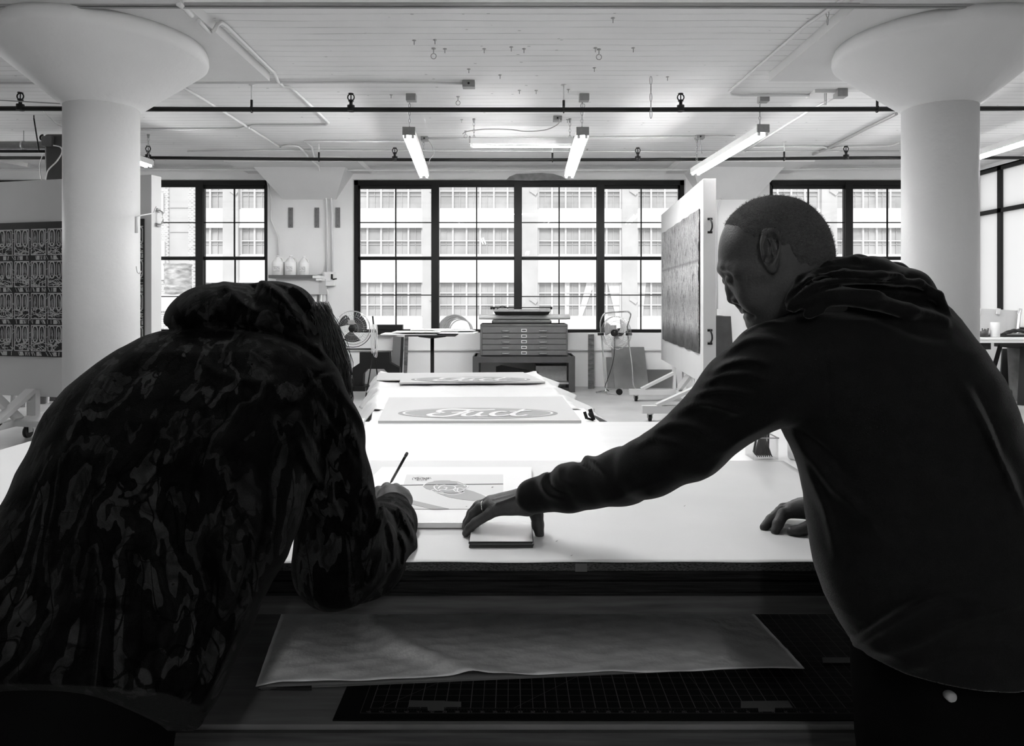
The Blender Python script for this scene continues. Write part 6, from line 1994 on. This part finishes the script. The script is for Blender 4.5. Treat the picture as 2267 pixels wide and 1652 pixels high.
# writing hand
wr_ = [(868, 1158, 1.85, 24), (878, 1130, 1.92, 21)]
pm = [[(880, 1130, 1.93, 20), (890, 1096, 1.99, 15)], [(874, 1130, 1.93, 20), (876, 1090, 2.0, 15)], [(868, 1130, 1.93, 19), (862, 1090, 2.0, 14)], [(862, 1132, 1.93, 18), (850, 1096, 2.0, 13)], [(885, 1130, 1.94, 18), (898, 1110, 1.98, 14)]]
fg = [[(890, 1096, 1.99, 13), (896, 1094, 2.03, 11.5), (892, 1108, 2.06, 10), (884, 1118, 2.06, 9)], [(876, 1088, 2.0, 12.5), (876, 1082, 2.04, 11.5), (872, 1094, 2.08, 10.5), (868, 1108, 2.10, 9)],
      [(860, 1086, 2.0, 12.5), (856, 1080, 2.04, 11.5), (854, 1088, 2.09, 10), (860, 1100, 2.12, 9)], [(846, 1094, 2.0, 12), (838, 1088, 2.04, 11), (842, 1094, 2.10, 10), (852, 1104, 2.13, 8.5)],
      [(850, 1112, 1.97, 13), (836, 1102, 2.02, 12), (840, 1096, 2.08, 11), (850, 1100, 2.12, 9)]]
lo, hi = box_of([wr_] + pm + fg)
hw = hand_field(lo, hi, wr_, pm, fg, seed=12).mesh()
# other hand flat on the table, hidden by the trunk from here
w2 = [(330, 1080, 1.86, 24), (360, 1090, 1.92, 22)]
p2 = [[(360, 1090, 1.92, 19), (400 + 6 * i, 1095 - 8 * i, 1.98 + .02 * i, 13)] for i in range(4)]
f2 = [[(400 + 6 * i, 1095 - 8 * i, 1.98 + .02 * i, 11.5), (430 + 6 * i, 1096 - 8 * i, 2.0 + .02 * i, 10), (456 + 6 * i, 1106 - 9 * i, 2.02 + .02 * i, 8.5)] for i in range(4)] + [[(375, 1095, 1.93, 14), (392, 1112, 1.93, 12), (410, 1122, 1.93, 10)]]
lo, hi = box_of([w2] + p2 + f2)
h2 = hand_field(lo, hi, w2, p2, f2, h=.003, seed=13).mesh()
sdf_object('body', [core, hw, h2], M_SKIN, her)

Jk = Field((-1.02, .86, .72), (-.18, 2.02, 1.66), .005)
rows = [(728, 372, 590, 1.46, .07), (745, 322, 650, 1.455, .11), (770, 272, 680, 1.44, .14), (800, 226, 700, 1.43, .155), (850, 168, 712, 1.40, .17), (900, 130, 712, 1.375, .18), (965, 98, 704, 1.345, .185), (1040, 60, 690, 1.32, .19), (1100, 31, 676, 1.30, .19), (1150, 4, 662, 1.285, .19),
        (1240, -40, 634, 1.255, .185), (1300, -62, 604, 1.235, .18), (1400, -82, 560, 1.205, .18), (1500, -86, 508, 1.175, .175), (1570, -80, 470, 1.16, .165), (1612, -66, 442, 1.15, .16), (1680, -60, 412, 1.14, .15)]
Jk.slices(rows, ex=2.2, cap=.012)
Jk.chain([(672, 880, 1.42, 92), (712, 960, 1.44, 82), (738, 1080, 1.48, 84), (752, 1180, 1.51, 88), (748, 1244, 1.53, 97)], .03)
Jk.chain([(748, 1244, 1.53, 95), (800, 1235, 1.62, 86), (838, 1205, 1.72, 78), (866, 1160, 1.83, 52), (872, 1130, 1.89, 37)], .03)
Jk.chain([(745, 1290, 1.53, 48), (752, 1300, 1.54, 40)], .03)
# far arm
Jk.chain([(262, 900, 1.50, 66), (225, 1010, 1.78, 60), (300, 1070, 1.85, 50), (335, 1082, 1.88, 36)], .03)
# hood: two soft lobes over the head with a rolled rim
Jk.ell(P(506, 714, 1.50), (120 * 1.5 / F_PX, .14, 89 * 1.5 / F_PX), k=.0)
Jk.ell(P(606, 716, 1.54), (98 * 1.54 / F_PX, .13, 96 * 1.54 / F_PX), k=.014)
Jk.cone(P(520, 770, 1.46), P(640, 800, 1.48), .08, .07, .04)
# hood opening on the far right
Jk.chain([(700, 720, 1.62, 46), (640, 760, 1.66, 62)], .02, 'cut')
LF = [([(480, 664), (487, 690), (494, 730)], 6, .006), ([(492, 630), (520, 660), (560, 690), (640, 700), (690, 730)], 9, .008), ([(565, 622), (612, 650), (660, 708), (700, 768)], 9, .010), ([(600, 628), (640, 655), (676, 700), (690, 760)], 6, -.008),
      ([(623, 618), (672, 656), (704, 720), (712, 780)], 8, .010), ([(563, 618), (560, 650), (574, 690)], 7, -.010), ([(430, 660), (424, 690), (430, 720)], 8, .006), ([(520, 640), (470, 680), (450, 715)], 6, -.005), ([(530, 700), (580, 712), (650, 745)], 8, .006),
      ([(366, 724), (450, 722), (530, 728), (600, 742), (670, 768), (716, 800)], 8, -.020), ([(380, 742), (470, 738), (560, 744), (640, 762), (700, 800)], 8, .006),
      ([(744, 822), (700, 835), (655, 885), (620, 960), (610, 1040)], 3.5, -.006), ([(752, 832), (706, 846), (664, 892)], 5, .004),
      ([(700, 895), (745, 968), (782, 1026)], 9, .010), ([(720, 880), (765, 940), (795, 1000)], 8, .008), ([(662, 980), (706, 1070), (735, 1122)], 9, .009), ([(690, 960), (730, 1040), (760, 1090)], 7, -.008), ([(760, 900), (785, 960), (800, 1020)], 8, .008), ([(700, 1100), (760, 1150), (800, 1200)], 10, .008),
      ([(842, 1093), (850, 1130), (836, 1190)], 6, .009), ([(832, 1096), (838, 1136), (820, 1190)], 5, -.008), ([(862, 1099), (890, 1150), (912, 1198)], 6, .009), ([(852, 1104), (872, 1155), (884, 1205)], 5, -.008), ([(845, 1130), (868, 1185), (866, 1250)], 6, .009), ([(880, 1110), (906, 1155), (916, 1190)], 5, -.006),
      ([(856, 1100), (880, 1118), (905, 1120)], 4, .005), ([(880, 1180), (900, 1215), (894, 1262)], 6, .008), ([(800, 1060), (826, 1110), (838, 1160), (826, 1210)], 8, .009), ([(790, 1100), (806, 1150), (800, 1210)], 7, -.008), ([(850, 1215), (830, 1270), (780, 1310)], 8, .008), ([(770, 1210), (790, 1260), (770, 1310)], 9, .006),
      ([(560, 1330), (500, 1450), (440, 1560)], 10, .008), ([(330, 760), (240, 840), (170, 950), (110, 1080)], 14, .008), ([(600, 1000), (590, 1100), (560, 1240), (500, 1400)], 14, -.008), ([(200, 1420), (330, 1500), (430, 1590)], 12, .008), ([(80, 1440), (200, 1480), (340, 1560)], 10, -.007), ([(470, 770), (440, 900), (400, 1100)], 16, .005), ([(420, 780), (500, 830), (600, 850)], 9, .006)]
lf_ = relief(LF, wave_noise(45, 7, 28), 4.0)
Jk.displace(lambda x, y, z: np.where(y < 1.50 + 1.4 * np.clip(x + .42, 0, .2), lf_(x, y, z), 0), .04)
b1, b2, b3, b4 = wave_noise(41, 8, 14), wave_noise(42, 9, 36), wave_noise(43, 8, 8), wave_noise(44, 8, 70)
def cr2(x, y, z):
    u = x * 1.4 + z * 1.6 + b3(x, y, z) * .3
    fold = np.abs(np.sin(u * 12 + b1(x, y, z)))
    sl = np.clip((x + .42) * 8, 0, 1)
    return .004 * b1(x, y, z) + .0020 * b2(x, y, z) + .0009 * b4(x, y, z) + (fold - .5) * .005 * (.25 + sl)
Jk.displace(cr2)
Jk.cutplane((0, 1.0, .975), (0, -.7071, -.7071))
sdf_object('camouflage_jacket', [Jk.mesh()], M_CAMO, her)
Pn = Field((-1.06, .86, .02), (-.36, 1.62, 1.06), .008)
Pn.slices([(1385, 30, 385, 1.20, .13), (1440, 0, 370, 1.19, .14), (1500, -30, 340, 1.18, .135), (1600, -40, 300, 1.17, .13), (1700, -50, 290, 1.17, .13)], ex=2.3, cap=.01)
for xk, yk in ((-.87, 1.12), (-.71, 1.22)):
    Pn.cone((xk, yk, .80), (xk, yk + .03, .46), .125, .09, .05).cone((xk, yk + .03, .46), (xk, yk - .03, .10), .09, .065, .02)
Pn.displace(lambda x, y, z: .004 * wj(x, y, z))
sdf_object('trousers', [Pn.mesh()], M_JEANS, her)
for xk, yk in ((-.87, 1.12), (-.71, 1.22)):
    K_ = Field((xk - .10, yk - .16, -.005), (xk + .10, yk + .24, .16), .006)
    K_.ell((xk, yk + .05, .045), (.05, .14, .045), k=.0).ell((xk, yk - .03, .07), (.046, .06, .065), k=.03)
    K_.cutplane((0, 0, .004), (0, 0, -1))
    sdf_object('shoe', [K_.mesh()], M_SHOE, her)
# long hair falling out of the hood
m = MB()
hr = random.Random(9)
for k in range(950):
    u = hr.random(); w = hr.random()
    x0, y0, d0 = 690 + 34 * u, 668 + 40 * w, 1.50 + .10 * hr.random()
    x3, y3 = 712 + 66 * u ** .8 + hr.uniform(-5, 5), 800 + 90 * hr.random() + 20 * u
    x1, y1 = x0 + 14 + 10 * u, y0 + 40
    x2, y2 = x3 + hr.uniform(-6, 2), y3 - 50
    d3 = 1.47 + .12 * hr.random()
    pts = bez(P(x0, y0, d0), P(x1, y1, (2 * d0 + d3) / 3), P(x2, y2, (d0 + 2 * d3) / 3), P(x3, y3, d3), 9)
    wv = hr.uniform(-.004, .004)
    pts = [p + Vector((wv * math.sin(i * 1.1 + k), 0, wv * .4 * math.cos(i + k))) for i, p in enumerate(pts)]
    m.tube(pts, [.0009] * 9 + [.0004], 3)
m.tube([P(690, 690, 1.58), P(712, 740, 1.57), P(728, 800, 1.56), P(742, 850, 1.55), P(752, 880, 1.55)], [.03, .034, .030, .024, .008], 12)
m.build('hair', M_HAIR, her)
# pencil
a, b = P(852, 1092, 2.12), P(901, 1004, 1.93)
tip = PZ(846, 1108, ZT + .018)
dd = (b - a).normalized()
a = b - dd * .175
t = thing('pencil', tuple(a), 'dark pencil held upright in the fist of the camouflage jacket person', 'pencil')
MB().cyl(a, b - dd * .016, .0042, 6).build('shaft', mat('dark_lacquer', .01, .3), t)
MB().cyl(b - dd * .017, b - dd * .007, .0045, 12).build('ferrule', mat('dull_ferrule', .03, .4), t)
MB().cyl(b - dd * .008, b, .0043, 12).build('eraser', mat('eraser_grey', .05, .8), t)
MB().cyl(a, a - dd * .02, .0042, 6, r2=.0008).build('point', M_RAIL, t)
